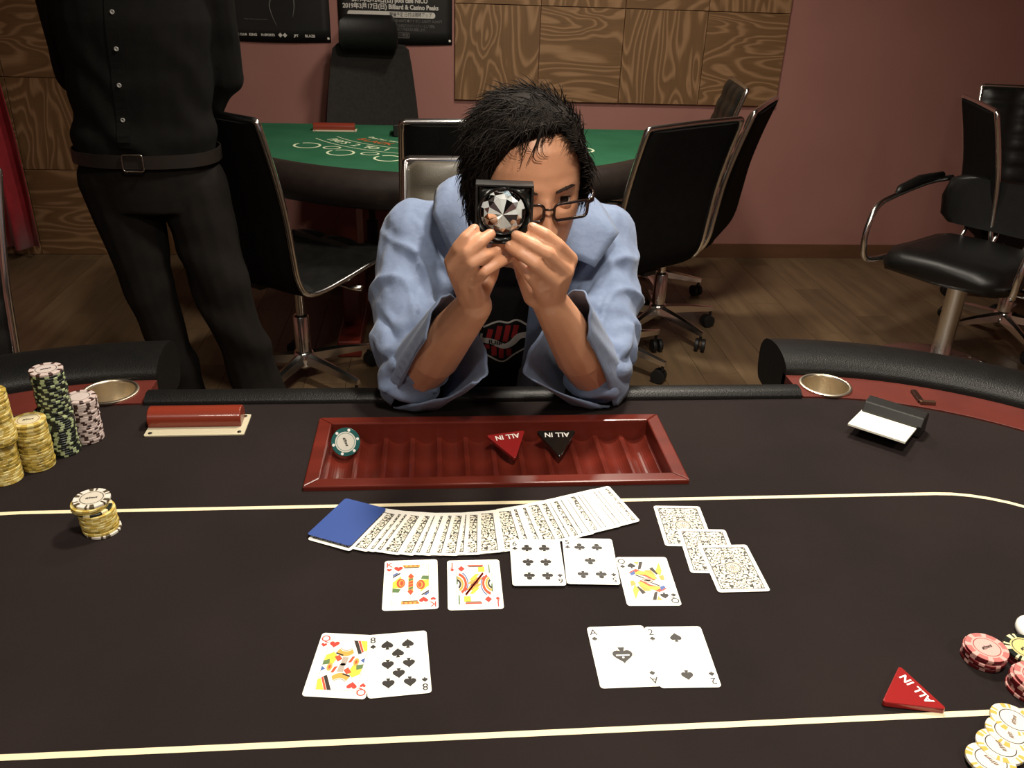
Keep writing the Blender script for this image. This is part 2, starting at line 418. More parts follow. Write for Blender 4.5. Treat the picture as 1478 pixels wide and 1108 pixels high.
b = MB(); b.plate(local(pi_+po_[::-1]), [[(x+TL.x+.041*math.cos(2*PI*k/28), y+TL.y+.041*math.sin(2*PI*k/28)) for k in range(28)] for x, y in CUPS], TZ-.03, TZ+.003)
trk = b.build('wood_racetrack', RED_TRACK, table, bevel=.001, seg=1); trk['label'] = 'red stained racetrack'
# padded armrest: rounded section swept along the horseshoe
sec = [(-.012, -.035), (-.012, .012), (-.004, .034), (.016, .05), (.045, .058), (.075, .055), (.1, .042), (.114, .018), (.118, -.01), (.112, -.045), (.09, -.06), (.01, -.06)]
sec = [(p.x, p.y) for p in smooth_path([Vector((a, c, 0)) for a, c in sec], 3, True)]
pth = horseshoe(RT, 44); P = [Vector((x, y, 0)) for x, y in pth]; rings = []
for i, p in enumerate(P):
    c = Vector((min(max(p.x, XA), XB), CY, 0)); d = (p-c).normalized()
    if i == 0 or i == len(P)-1: d = Vector((0, 1, 0))
    rings.append([p + d*a + Vector((0, 0, TZ+(z*.62 if z > 0 else z))) + TL for a, z in sec])
b = MB(); b.loft(rings); b.build('armrest', RAIL_LEATHER, table, True, auto=50)
# dealer edge: a slim padded strip between the armrest ends
b = MB(); sec2 = [(0, -.03), (0, .004), (.004, .012), (.014, .017), (.03, .016), (.042, .008), (.046, -.004), (.044, -.03)]
sec2 = [(p.x, p.y) for p in smooth_path([Vector((a, c, 0)) for a, c in sec2], 3, True)]
b.loft([[Vector((x, CY+RF+a-.004, TZ+z-.003))+TL for a, z in sec2] for x in (DX0+.004, -.2, .1, .4, DX1-.004)]); b.build('dealer_edge', RAIL_LEATHER, table, True, auto=50)
# cup holders
STEEL = mat('brushed_brass_steel', (.70, .61, .47), .34, 1.)
def cup(x, y):
    b = MB(); b.lathe([(.0445, .003), (.0448, .006), (.042, .0078), (.0393, .0065), (.0385, .002), (.0375, -.055), (.03, -.062), (.0005, -.063), (.0005, -.0645), (.031, -.0635), (.0395, -.056), (.0405, .002)], 36, loop=True)
    return b.build('cup_holder', STEEL, table, True, loc=(x+TL.x, y+TL.y, TZ), auto=60)
for x, y in CUPS: cup(x, y)
# underside: apron and two pedestal legs
DKW = mat('dark_base_wood', srgb(40, 22, 17), .5)
b = MB(); b.plate(local(oval(RF-.06)), [local([(-.2, .96), (.38, .96), (.38, 1.172), (-.2, 1.172)])], TZ-.12, TZ-.031); b.build('apron', DKW, table)
for x in (XA+.05, XB-.05):
    b = MB(); b.box((x+TL.x, 0, .33), (.12, .42, .6)); b.box((x+TL.x, 0, .03), (.2, .62, .06)); b.build('pedestal_leg', DKW, table, bevel=.008)

# ================================================================== chip tray
tray = empty('chip_tray', (.0885, 1.0835, TZ)); tag(tray, 'empty mahogany chip tray set in the felt before the seated man', 'chip tray')
TW, TD, FW = .537, .196, .021; zt = .007; DEP = -.034
def frame_rail(pts): 
    b = MB(); b.prism(pts, DEP-.012, zt); return b.build('frame_rail', RED_WOOD, tray, bevel=.0022, seg=2)
hw, hd = TW/2, TD/2; iw, idp = hw-FW, hd-FW
frame_rail([(-hw, -hd), (hw, -hd), (iw, -idp), (-iw, -idp)])
frame_rail([(hw, -hd), (hw, hd), (iw, idp), (iw, -idp)])
frame_rail([(hw, hd), (-hw, hd), (-iw, idp), (iw, idp)])
frame_rail([(-hw, hd), (-hw, -hd), (-iw, -idp), (-iw, idp)])
# twelve concave slots, sloping up to the far side
ns = 12; sw = 2*iw/ns
b = MB(); k = 12; rings = []
for yy, dz in ((-idp, 0), (idp, 0)):
    top = []
    for j in range(k+1):
        t = j/k; xx = -sw/2+sw*t
        u = (t-.5)*2
        top.append(Vector((xx, yy, DEP + (.0155*abs(u)**2.2 if abs(u) < .86 else .0155*.86**2.2))))
    rings.append(top + [Vector((sw/2, yy, DEP-.012)), Vector((-sw/2, yy, DEP-.012))])
b.loft(rings)
slot_me = b.mesh('slot', RED_WOOD)
for p in slot_me.polygons: p.use_smooth = False
for j in range(ns):
    o = obj('slot', slot_me, tray); o.location = (-iw+sw*(j+.5), 0, .003)

# ================================================================== black-jack table behind
BJ = empty('blackjack_table', (.05, 3.8, 0)); tag(BJ, 'half-round green felt blackjack table standing behind the seated man', 'table')
GREEN = noisy('green_felt', srgb(40, 88, 62), srgb(46, 96, 69), 7, .95, .2, 700, spec=.1)
ba, bb_ = .955, .95
def bjarc(a, c, n=40, y0=.03): return [(-a*math.cos(PI*k/n), y0-c*math.sin(PI*k/n)) for k in range(n+1)]
b = MB(); b.prism(bjarc(ba, bb_), .72, .75); b.build('green_felt', GREEN, BJ)
BJRAIL = noisy('bj_rail_vinyl', srgb(34, 27, 24), srgb(40, 32, 28), 30, .45, .2, 300)
sec = [(0, .0), (.02, .012), (.06, .012), (.095, -.01), (.105, -.05), (.09, -.1), (.05, -.115), (0, -.1)]
rings = []
for k in range(41):
    t = PI*k/40; c = Vector((-ba*math.cos(t), .03-bb_*math.sin(t), 0)); d = Vector((-math.cos(t)/ba, -math.sin(t)/bb_, 0)).normalized()
    rings.append([c+d*a+Vector((0, 0, .75+z)) for a, z in sec])
b = MB(); b.loft(rings); b.build('padded_rail', BJRAIL, BJ, True, auto=60)
BJW = wood('bj_leg_wood', srgb(92, 28, 20), srgb(108, 36, 25), .4, 0, (20, 20, 3), rnd=False)
for x in (-.38, .38):
    b = MB(); b.box((x, -.42, .035), (.09, .66, .07)); b.box((x, -.42, .36), (.07, .3, .62)); b.build('leg', BJW, BJ, bevel=.006)
b = MB(); b.box((0, -.4, .655), (1.15, .5, .13)); b.build('apron', mat('bj_apron', srgb(30, 20, 16), .6), BJ, bevel=.01)
CREAM = mat('cream_print', srgb(205, 215, 180), .8); ORNG = mat('rust_print', srgb(176, 86, 44), .8)
def flat_ring(r0, r1, c, sx=1., name='betting_circle', gap=None):
    b = MB(); n = 40
    for k in range(n):
        a0, a1 = 2*PI*k/n, 2*PI*(k+1)/n
        if gap and k in gap: continue
        b.add([(c[0]+sx*r*math.cos(a), c[1]+r*math.sin(a), .7506) for r, a in ((r0, a0), (r1, a0), (r1, a1), (r0, a1))], [(0, 1, 2, 3)])
    return b.build(name, CREAM, BJ)
for ang in (-50, -34.5, -18, 0, 18, 34.5, 50):
    c = Vector((0, -.0, 0)) + .69*Vector((math.sin(R(ang)), -math.cos(R(ang)), 0)); flat_ring(.044, .053, c, gap=(13, 14))
for ang in (-42, -26, -9, 9, 26, 42):
    c = .645*Vector((math.sin(R(ang)), -math.cos(R(ang)), 0)); flat_ring(.021, .027, c, 1.3)
def arc_line(r, a0, a1, wd, k, name='print'):
    b = MB(); n = 40
    for i in range(n):
        q = [(rr*math.sin(R(a)), -rr*math.cos(R(a)), .7506) for rr, a in ((r, a0+(a1-a0)*i/n), (r, a0+(a1-a0)*(i+1)/n), (r+wd, a0+(a1-a0)*(i+1)/n), (r+wd, a0+(a1-a0)*i/n))]
        b.add(q, [(3, 2, 1, 0)])
    return b.build(name, k, BJ)
arc_line(.5, -60, 60, .005, CREAM); arc_line(.59, -60, 60, .005, CREAM)
def arc_text(s, r, a0, a1, size, k):
    n = len(s)
    for i, chh in enumerate(s):
        if chh == ' ': continue
        a = a0+(a1-a0)*(i+.5)/n
        text_obj('print', chh, size, k, BJ, Matrix.Translation((r*math.sin(R(a)), -r*math.cos(R(a)), .7507)) @ Matrix.Rotation(R(a), 4, 'Z'), bold=.001)
arc_text('PAYS 2 TO 1   INSURANCE   PAYS 2 TO 1', .548, -56, 56, .058, CREAM)
arc_text('BLACK JACK PAYS 3 TO 2', .45, -50, 50, .055, ORNG)
arc_text('Dealer must draw to 16, and stand on all 17', .395, -50, 50, .03, CREAM)
# things on the green table
def rod_holder(loc, rz, label, long=.138, k=None):
    r = empty('discard_holder', loc, rz); tag(r, label, 'card holder')
    b = MB(); b.prism(rrect(long+.008, .063, .003), 0, .002); pl_ = b.build('base_plate', mat('ivory_plate', srgb(190, 182, 155), .5), r)
    for x in (-1, 1):
        for y in (-1, 1):
            b = MB(); b.lathe([(.0015, .002), (.003, .0021), (.003, .003), (.0018, .0036)], 10, (x*(long/2-.004), y*.0245, 0)); b.build('screw', mat('dark_screw', srgb(60, 55, 48), .4, .8), pl_, True)
    b = MB(); b.loft([[Vector((x, .008+a, .002+z)) for a, z in [(-.016, 0), (-.018, .012), (-.015, .02), (-.008, .0255), (0, .027), (.008, .0255), (.015, .02), (.018, .012), (.016, 0)]] for x in (-long/2-.004, -long/2+.001, 0, long/2-.009, long/2-.004)])
    b.build('round_bar', k or mat('red_lacquer', srgb(122, 46, 30), .3, coat=.3), r, True, bevel=.0015, auto=50)
    return r
rod_holder((-.405, 3.68, .7512), .02, 'red rounded card holder on the green blackjack table', .17)
r = empty('chip_rack', (-.02, 3.615, .7512)); tag(r, 'long black chip rack at the back of the green table', 'chip rack')
b = MB(); b.box((.12, 0, .024), (.52, .12, .048)); b.build('rack_body', DARK_PLASTIC, r, bevel=.004)
b = MB()
for j in range(9): b.box((-.11+.0575*j, 0, .050), (.012, .1, .008))
b.build('rack_dividers', DARK_PLASTIC, r)

# ================================================================== office chairs
PAD_FRONT = noisy('chair_pad_leather', srgb(22, 22, 21), srgb(28, 28, 26), 26, .38, .2, 260)
TAUPE = noisy('taupe_chair_leather', srgb(74, 68, 58), srgb(80, 74, 63), 26, .45, .2, 260)
BACK_CLOTH = noisy('chair_back_cloth', srgb(15, 14, 13), srgb(18, 17, 16), 30, .85, .2, 300, spec=.12)
# side profile of the shell, seat front -> top of the back (forward is +x, up is z)
PROF = [(.25, .445), (.23, .468), (.15, .474), (0, .452), (-.12, .438), (-.185, .452), (-.215, .50), (-.228, .58), (-.245, .70), (-.275, .82), (-.315, .945)]
def office_chair(loc, rz, label, w=.46, prof=PROF, pad=PAD_FRONT, back=BACK_CLOTH, arms=False, quilt=True, top=1.0, base_rot=0., group='office chairs round the green table', rows=None, swivel=None):
    root = empty('office_chair', loc, rz); tag(root, label, 'chair', group)
    P = [Vector((x, 0, .46+(z-.46)*(top if z > .46 else 1))) for x, z in prof]
    S = smooth_path(P, 6)
    # arc lengths
    L = [0]
    for i in range(1, len(S)): L.append(L[-1]+(S[i]-S[i-1]).length)
    T = [(S[min(i+1, len(S)-1)]-S[max(i-1, 0)]).normalized() for i in range(len(S))]
    N = [Vector((-t.z, 0, t.x)) for t in T]        # points to the sitter's side for travel seat->back? flipped below
    N = [n if (n.z > 0 or n.x > 0) else -n for n in N]
    split = min(range(len(S)), key=lambda i: (S[i]-P[5]).length)
    def cushion(name, i0, i1, k, parent, side=1, th=.024, q=True):
        # resample the run and puff it into pads between stitch lines
        n = 44; nw = 18; pts = []
        for j in range(n+1):
            s = L[i0]+(L[i1]-L[i0])*j/n
            i = max(t for t in range(len(L)-1) if L[t] <= s+1e-9); f = (s-L[i])/(L[i+1]-L[i])
            pts.append((S[i].lerp(S[i+1], f), N[i].lerp(N[i+1], f).normalized(), s-L[i0]))
        tot = L[i1]-L[i0]; pr = max(1, round(tot/.075)) if q else 1
        pc = 3 if q else 1
        b = MB(); rings = []
        for p, nn, s in pts:
            u = s/tot*pr % 1.0; puff = (abs(math.sin(PI*u)))**.5 if q else 1
            row = []
            for c in range(nw+1):
                v = c/nw; yy = (v-.5)*(w-.012)
                pv = (abs(math.sin(PI*((v*pc) % 1.0 if v < 1 else 0))))**.4 if q else (1-abs(2*v-1)**10)
                e = min(1, (1-abs(2*v-1))*8)
                row.append(p + Vector((0, yy, 0)) + nn*side*(th*.45*e**.5 + th*.55*puff*pv*e))
            rings.append(row)
        back_rings = [[p+Vector((0, (c/nw-.5)*(w-.012), 0)) for c in range(nw, -1, -1)] for p, nn, s in pts]
        b.loft([r + q2 for r, q2 in zip(rings, back_rings)])
        return b.build(name, k, parent, True, auto=70)
    cushion('seat', 0, split, pad, root, q=quilt)
    cushion('backrest', split+1, len(S)-1, pad, root, q=quilt)
    # smooth rear skin of the back
    cushion('back_panel', split-2, len(S)-1, back, root, side=-1, th=.016, q=False)
    # chrome side rails joined over the top
    path = [S[i]+Vector((0, -w/2, 0)) for i in range(len(S))]
    tp = S[-1]
    cor = [tp+Vector((-.001, -w/2+.003, .003)), tp+Vector((-.001, -w/2+.012, .006)), tp+Vector((-.001, 0, .008)), tp+Vector((-.001, w/2-.012, .006)), tp+Vector((-.001, w/2-.003, .003))]
    b = MB(); b.tube(path + cor + [S[i]+Vector((0, w/2, 0)) for i in range(len(S)-1, -1, -1)], .0095, 8); b.build('chrome_frame', CHROME, root, True)
    # under-seat plate, column, lever
    b = MB(); b.box((0, 0, .415), (.2, .18, .03)); b.box((-.12, 0, .425), (.14, .06, .02)); b.build('seat_plate', DARK_PLASTIC, root, bevel=.004)
    b = MB(); b.tube([(.02, -.06, .41), (.04, -.2, .40), (.05, -.25, .405)], [.006, .006, .011], 8); b.build('tilt_lever', CHROME, root, True)
    b = MB(); b.lathe([(.028, .09), (.028, .26), (.024, .265), (.0155, .267), (.0155, .41)], 20); b.build('column', CHROME, root, True, auto=40)
    base = empty('star_base', (0, 0, 0), base_rot, root)
    b = MB(); b.lathe([(.02, .06), (.036, .075), (.04, .1), (.034, .125), (.029, .13)], 20); b.build('hub', CHROME, base, True)
    for k5 in range(5):
        a = 2*PI*k5/5; d = Vector((math.cos(a), math.sin(a), 0)); e = Vector((-d.y, d.x, 0))
        b = MB()
        rings = []
        for t, ww, hh, z in ((.025, .02, .02, .105), (.14, .016, .016, .098), (.25, .012, .011, .085), (.27, .009, .009, .083)):
            c = d*t+Vector((0, 0, z)); rings.append([c+e*ww+Vector((0, 0, -hh)), c+e*ww*.8+Vector((0, 0, hh*.6)), c+Vector((0, 0, hh)), c-e*ww*.8+Vector((0, 0, hh*.6)), c-e*ww+Vector((0, 0, -hh))])
        b.loft(rings); b.build('leg', CHROME, base, True, auto=50)
        cdir = a + 1.1*k5; f = Vector((math.cos(cdir), math.sin(cdir), 0)); g2 = Vector((-f.y, f.x, 0))
        c = d*.258
        b = MB(); b.tube([c+Vector((0, 0, .08)), c+Vector((0, 0, .05))], .006, 8)
        for s2 in (-1, 1):
            M = Matrix((f, Vector((0, 0, 1)), g2)).transposed()
            b.lathe([(.016, -.008), (.026, -.007), (.0275, 0), (.026, .007), (.016, .008)], 16, c+f*.012+g2*.013*s2+Vector((0, 0, .0275)), M)
        b.build('caster', DARK_PLASTIC, base, True, auto=40)
    if arms:
        for s2 in (-1, 1):
            pth = smooth_path([Vector((.12, s2*w/2, .46)), Vector((.17, s2*(w/2+.03), .5)), Vector((.16, s2*(w/2+.045), .6)), Vector((.08, s2*(w/2+.045), .655)), Vector((-.12, s2*(w/2+.035), .66)), Vector((-.25, s2*(w/2+.005), .64))], 6)
            b = MB(); b.tube(pth, .011, 10); ar = b.build('armrest', CHROME, root, True)
            b = MB(); b.tube([(.09, s2*(w/2+.045), .668), (-.02, s2*(w/2+.043), .674), (-.16, s2*(w/2+.035), .67)], [.012, .02, .013], 10); b.build('arm_pad', BLACK_LEATHER, ar, True)
    return root
def facing(deg): return R(deg)         # 0 = +x, 90 = away from the camera
office_chair((-.47, 2.84, 0), facing(52), 'black office chair next to the standing man, seat turned to green table', w=.47, base_rot=R(-20), top=1.08)
office_chair((.125, 2.78, 0), facing(93), 'tall black office chair just behind the seated man, at green table front', w=.46, base_rot=.3, top=1.09)
office_chair((.665, 2.99, 0), facing(123), 'black office chair with its wide back just right of the seated man', w=.45, base_rot=R(-24), top=1.02)
office_chair((.945, 3.31, 0), facing(150), 'black office chair seen edge-on behind the chair right of the seated man', w=.45, base_rot=R(6), top=1.03)
office_chair((1.0, 3.80, 0), facing(172), 'farthest black office chair, only its top showing against the plywood', w=.40, base_rot=.5, top=1.03)
own = office_chair((.12, 1.80, 0), facing(268), 'taupe office chair with chrome frame under the seated man', w=.40, pad=TAUPE, back=TAUPE, quilt=True, base_rot=.25, group='chairs at the poker table', top=1.02)
office_chair((2.44, 3.22, 0), facing(-16), 'black office chair seen from behind in front of the right wall', w=.46, base_rot=R(205), group='office chairs by the right wall', top=1.03)
office_chair((2.75, 3.68, 0), facing(255), 'quilted black office chair facing the camera at the right edge', w=.47, base_rot=.9, group='office chairs by the right wall', top=1.0)
office_chair((-1.235, 1.72, 0), facing(264), 'black chair with chrome edge at far left behind the table rail', w=.46, base_rot=.4, group='chairs at the poker table', top=1.0)

# padded armchair on a thick chrome column, right side
ac = empty('salon_armchair', (2.0, 2.92, 0), facing(216)); tag(ac, 'black padded armchair with chrome loop arms on a thick chrome column', 'chair')
b = MB(); rings = []
for x, hw_, z0, z1 in ((-.22, .17, .41, .47), (-.18, .215, .395, .49), (0, .235, .39, .485), (.15, .235, .39, .495), (.23, .21, .4, .49), (.26, .17, .42, .47)):
    rings.append([Vector((x, y*hw_, z)) for y, z in ((-1, (z0+z1)/2), (-.93, z1-.015), (-.7, z1), (0, z1+.006), (.7, z1), (.93, z1-.015), (1, (z0+z1)/2), (.93, z0+.01), (0, z0), (-.93, z0+.01))])
b.loft(rings); b.build('seat', BLACK_LEATHER, ac, True, auto=70)
b = MB(); rings = []
for z, x, hw_ in ((.525, -.235, .19), (.55, -.24, .225), (.62, -.25, .24), (.69, -.26, .225), (.71, -.262, .18)):
    rings.append([Vector((x+.035*math.cos(a)*(1 if abs(math.cos(a)) < .99 else .9)-.02*(math.sin(a)**2)*-1, hw_*math.sin(a), z)) for a in [2*PI*k/20 for k in range(20)]])
b.loft(rings); b.build('backrest', BLACK_LEATHER, ac, True, auto=70)
for y in (-.12, 0, .12):
    b = MB(); b.tube([(-.19, y, .46), (-.235, y, .5), (-.25, y, .6)], .009, 8); b.build('back_strut', CHROME, ac, True)
for s2 in (-1, 1):
    pth = smooth_path([Vector((.1, s2*.22, .435)), Vector((.24, s2*.265, .43)), Vector((.275, s2*.275, .50)), Vector((.262, s2*.278, .575)), Vector((.215, s2*.28, .632)), Vector((.10, s2*.28, .652)), Vector((-.14, s2*.27, .675)), Vector((-.27, s2*.235, .685))], 7)
    b = MB(); b.tube(pth, .0115, 10); a_ = b.build('loop_arm', CHROME, ac, True)
    b = MB(); b.tube([(.09, s2*.28, .663), (.06, s2*.28, .672), (-.08, s2*.275, .69), (-.22, s2*.255, .697)], [.006, .017, .021, .014], 10); b.build('arm_pad', BLACK_LEATHER, a_, True)
b = MB(); b.lathe([(.036, .02), (.036, .36), (.05, .385), (.05, .4)], 24); b.build('column', CHROME, ac, True, auto=40)
b = MB(); b.lathe([(.24, .0), (.24, .008), (.2, .016), (.06, .03), (.04, .03)], 40); b.build('round_base', CHROME, ac, True, auto=30)
b = MB(); b.tube([(.05, .1, .39), (.02, .27, .375), (.01, .31, .37)], [.005, .005, .009], 8); b.build('height_lever', CHROME, ac, True)

# high-backed dealer chair against the wall
dc = empty('dealer_chair', (-.29, 4.0, 0), facing(-93)); tag(dc, 'tall black mesh chair with headrest against the mauve wall', 'chair')
MESHB = noisy('black_chair_mesh', srgb(36, 33, 31), srgb(44, 40, 37), 60, .8, .5, 900)
def slab(name, data, k, th):
    b = MB(); rings = []
    for z, x, hw_ in data:
        ring = []
        for t in range(15): 
            y = -hw_+2*hw_*t/14; ring.append(Vector((x+.03*(y/.2)**2, y, z)))
        ring += [Vector((p.x-th, p.y, p.z)) for p in ring[::-1]]
        rings.append(ring)
    b.loft(rings); return b.build(name, k, dc, True, auto=60)
slab('backrest', [(.50, -.17, .225), (.6, -.185, .225), (.8, -.2, .205), (.95, -.205, .185), (1.025, -.2, .172), (1.045, -.198, .15)], MESHB, .03)
hb = slab('headrest', [(1.02, -.145, .105), (1.035, -.13, .124), (1.09, -.12, .13), (1.145, -.125, .124), (1.17, -.14, .1)], BLACK_LEATHER, .055)
b = MB(); rings = []
for x, hw_ in ((-.2, .2), (-.1, .235), (.15, .235), (.23, .2)): rings.append([Vector((x, y*hw_, z)) for y, z in ((-1, .45), (-.9, .48), (0, .485), (.9, .48), (1, .45), (.9, .41), (-.9, .41))])
b.loft(rings); b.build('seat', BLACK_LEATHER, dc, True, auto=70)
b = MB(); b.lathe([(.03, .08), (.03, .28), (.018, .285), (.018, .41)], 20); b.build('column', DARK_PLASTIC, dc, True, auto=40)
b = MB(); b.tube([(-.12, 0, .42), (-.22, 0, .44), (-.235, 0, .6)], .02, 8); b.build('back_bar', DARK_PLASTIC, dc, True)
for k5 in range(5):
    a = 2*PI*k5/5+.3; b = MB(); d = Vector((math.cos(a), math.sin(a), 0)); b.tube([Vector((0, 0, .1)), d*.15+Vector((0, 0, .095)), d*.29+Vector((0, 0, .075))], [.022, .018, .012], 8)
    b.lathe([(.02, -.02), (.026, -.018), (.026, .018), (.02, .02)], 12, d*.29+Vector((0, 0, .0265)), Matrix.Rotation(PI/2, 3, 'X')); b.build('leg', DARK_PLASTIC, dc, True, auto=40)

# ================================================================== playing cards
CW, CH, CT = .063, .088, .00025
CARDW = mat('card_white', srgb(246, 243, 234), .35, spec=.4)
INK = mat('card_black_ink', srgb(40, 36, 32), .5)
INKR = mat('card_red_ink', srgb(214, 62, 50), .5)
CY_, CR_, CK_, CG_, CB_, CGR, CTN = (mat('ink_yellow', srgb(238, 205, 70), .5), mat('ink_red', srgb(212, 78, 48), .5), mat('ink_dark', srgb(52, 42, 36), .5),
    mat('ink_green', srgb(92, 120, 74), .5), mat('ink_blue', srgb(70, 98, 160), .5), mat('ink_grey', srgb(172, 160, 148), .5), mat('ink_tan', srgb(206, 160, 74), .5))
# scroll-work back, drawn with noise contours, a medallion and a frame
def back_material():
    k = mat('card_back_print', (.9, .88, .8), .4); n, l, b = nodes(k)
    tc = n.new('ShaderNodeTexCoord')
    def M(op, a, c=None):
        q = n.new('ShaderNodeMath'); q.operation = op
        for i, v in enumerate((a, c)):
            if v is None: continue
            if isinstance(v, (int, float)): q.inputs[i].default_value = v
            else: l.new(v, q.inputs[i])
        return q.outputs[0]
    sp = n.new('ShaderNodeSeparateXYZ'); l.new(tc.outputs['Object'], sp.inputs[0]); X, Y = sp.outputs[0], sp.outputs[1]
    ax = M('ABSOLUTE', X); 
    cb = n.new('ShaderNodeCombineXYZ'); l.new(ax, cb.inputs[0]); l.new(Y, cb.inputs[1])
    t = n.new('ShaderNodeTexNoise'); t.inputs['Scale'].default_value = 125; t.inputs['Detail'].default_value = 1.5; l.new(cb.outputs[0], t.inputs['Vector'])
    w_ = M('ABSOLUTE', M('SUBTRACT', M('FRACT', M('MULTIPLY', t.outputs[0], 5.5)), .5))
    scroll = M('LESS_THAN', w_, .20)
    r = M('SQRT', M('ADD', M('MULTIPLY', X, X), M('MULTIPLY', Y, Y)))
    inm = M('LESS_THAN', r, .0105)
    ringd = M('LESS_THAN', M('ABSOLUTE', M('SUBTRACT', r, .0095)), .0007)
    ring2 = M('LESS_THAN', M('ABSOLUTE', M('SUBTRACT', r, .0078)), .00035)
    ang = M('ARCTAN2', Y, X); pet = M('LESS_THAN', M('SINE', M('MULTIPLY', ang, 12)), M('SUBTRACT', .6, M('MULTIPLY', r, 180)))
    star = M('MULTIPLY', pet, M('LESS_THAN', r, .0066))
    med = M('MAXIMUM', M('MAXIMUM', ringd, ring2), star)
    body = M('ADD', M('MULTIPLY', scroll, M('SUBTRACT', 1, inm)), M('MULTIPLY', med, inm))
    frx = M('GREATER_THAN', ax, CW/2-.0059); fry = M('GREATER_THAN', M('ABSOLUTE', Y), CH/2-.0059)
    dark = M('MINIMUM', M('MAXIMUM', body, M('MAXIMUM', frx, fry)), 1)
    mx = n.new('ShaderNodeMix'); mx.data_type = 'RGBA'; l.new(dark, mx.inputs[0])
    mx.inputs[6].default_value = (*srgb(238, 232, 212), 1); mx.inputs[7].default_value = (*srgb(66, 64, 58), 1)
    l.new(mx.outputs[2], b.inputs['Base Color']); return k
BACKP = back_material()
def card_mesh(mats, inner=None):
    b = MB(); o = rrect(CW, CH, .0038, 4); n = len(o)
    if inner is None:
        b.prism(o, 0, CT)
    else:
        i_ = rrect(CW-2*inner, CH-2*inner, .0004, 4)
        b.add([(x, y, 0) for x, y in o], [tuple(range(n-1, -1, -1))])
        b.add([(x, y, z) for z in (0, CT) for x, y in o], [(k, (k+1) % n, n+(k+1) % n, n+k) for k in range(n)])
        b.add([(x, y, CT) for x, y in o+i_], [(k, (k+1) % n, n+(k+1) % n, n+k) for k in range(n)])
        b.add([(x, y, CT) for x, y in i_], [tuple(range(n))], 1)
    return b.mesh('playing_card', mats)
CARD_FACE = card_mesh([CARDW]); CARD_BACK = card_mesh([CARDW, BACKP], .0048)
def heart(s=1.):
    p = []
    for k in range(28):
        t = 2*PI*k/28; p.append((s*.0625*16*math.sin(t)**3*.5, s*.0625*(13*math.cos(t)-5*math.cos(2*t)-2*math.cos(3*t)-math.cos(4*t))*.5+s*.04))
    return [p[::-1]]
def spade(s=1.):
    h = [(x, -y) for x, y in heart(s*.95)[0]]
    return [[(x, y+.06*s) for x, y in h][::-1], [(-.17*s, -.52*s), (.17*s, -.52*s), (.03*s, -.1*s), (-.03*s, -.1*s)]]
def club(s=1.):
    c = lambda x, y, r: [(s*(x+r*math.cos(2*PI*k/14)), s*(y+r*math.sin(2*PI*k/14))) for k in range(14)]
    return [c(0, .25, .235), c(-.27, -.12, .235), c(.27, -.12, .235), [(-.15*s, -.52*s), (.15*s, -.52*s), (.05*s, .1*s), (-.05*s, .1*s)]]
def diamond(s=1.): return [[(0, -.52*s), (.4*s, 0), (0, .52*s), (-.4*s, 0)]]
SUIT = {'S': (spade, INK), 'C': (club, INK), 'H': (heart, INKR), 'D': (diamond, INKR)}
_pm = {}
def pip_mesh(suit, size):
    if (suit, size) not in _pm:
        b = MB()
        for q, poly in enumerate(SUIT[suit][0](size)): b.add([(x, y, q*1e-6) for x, y in poly], [tuple(range(len(poly)))])
        _pm[suit, size] = b.mesh('pip', SUIT[suit][1])
    return _pm[suit, size]
ZP = CT+.00006
def card(loc, a, label, rank=None, suit=None, pips=(), art=None, z=0., group='face-up cards on the black felt', tilt=None):
    o = obj('playing_card', CARD_FACE if rank else CARD_BACK, None, (loc[0], loc[1], TZ+.0006+z)); o.rotation_euler = (0, 0, a)
    if tilt: o.rotation_euler = (tilt[0], tilt[1], a)
    tag(o, label, 'playing card', group)
    if rank:
        k = SUIT[suit][1]
        for s in (1, -1):
            q = Matrix.Rotation(0 if s == 1 else PI, 4, 'Z')
            t = text_obj('index', rank, .0125, k, o, q @ Matrix.Translation((-.0256, .0352, ZP)), bold=.00012)
            p = obj('small_pip', pip_mesh(suit, .0062), o); p.matrix_local = q @ Matrix.Translation((-.0256, .0262, ZP))
        for x, y in pips:
            p = obj('pip', pip_mesh(suit, .0134), o); p.matrix_local = Matrix.Translation((x, y, ZP)) @ Matrix.Rotation(PI if y < -.001 else 0, 4, 'Z')
        if art: court(o, art, suit)
    return o
PX0, PY0 = .0108, .0270
LAY = {'8': [(-PX0, PY0), (PX0, PY0), (0, .0145), (-PX0, -.0012), (PX0, -.0012), (0, -.0145), (-PX0, -PY0), (PX0, -PY0)],
       '6': [(-PX0, PY0), (PX0, PY0), (-PX0, -.0015), (PX0, -.0015), (-PX0, -PY0), (PX0, -PY0)],
       '5': [(-PX0, PY0), (PX0, PY0), (0, -.0015), (-PX0, -PY0), (PX0, -PY0)], '2': [(0, .0275), (0, -.0275)]}
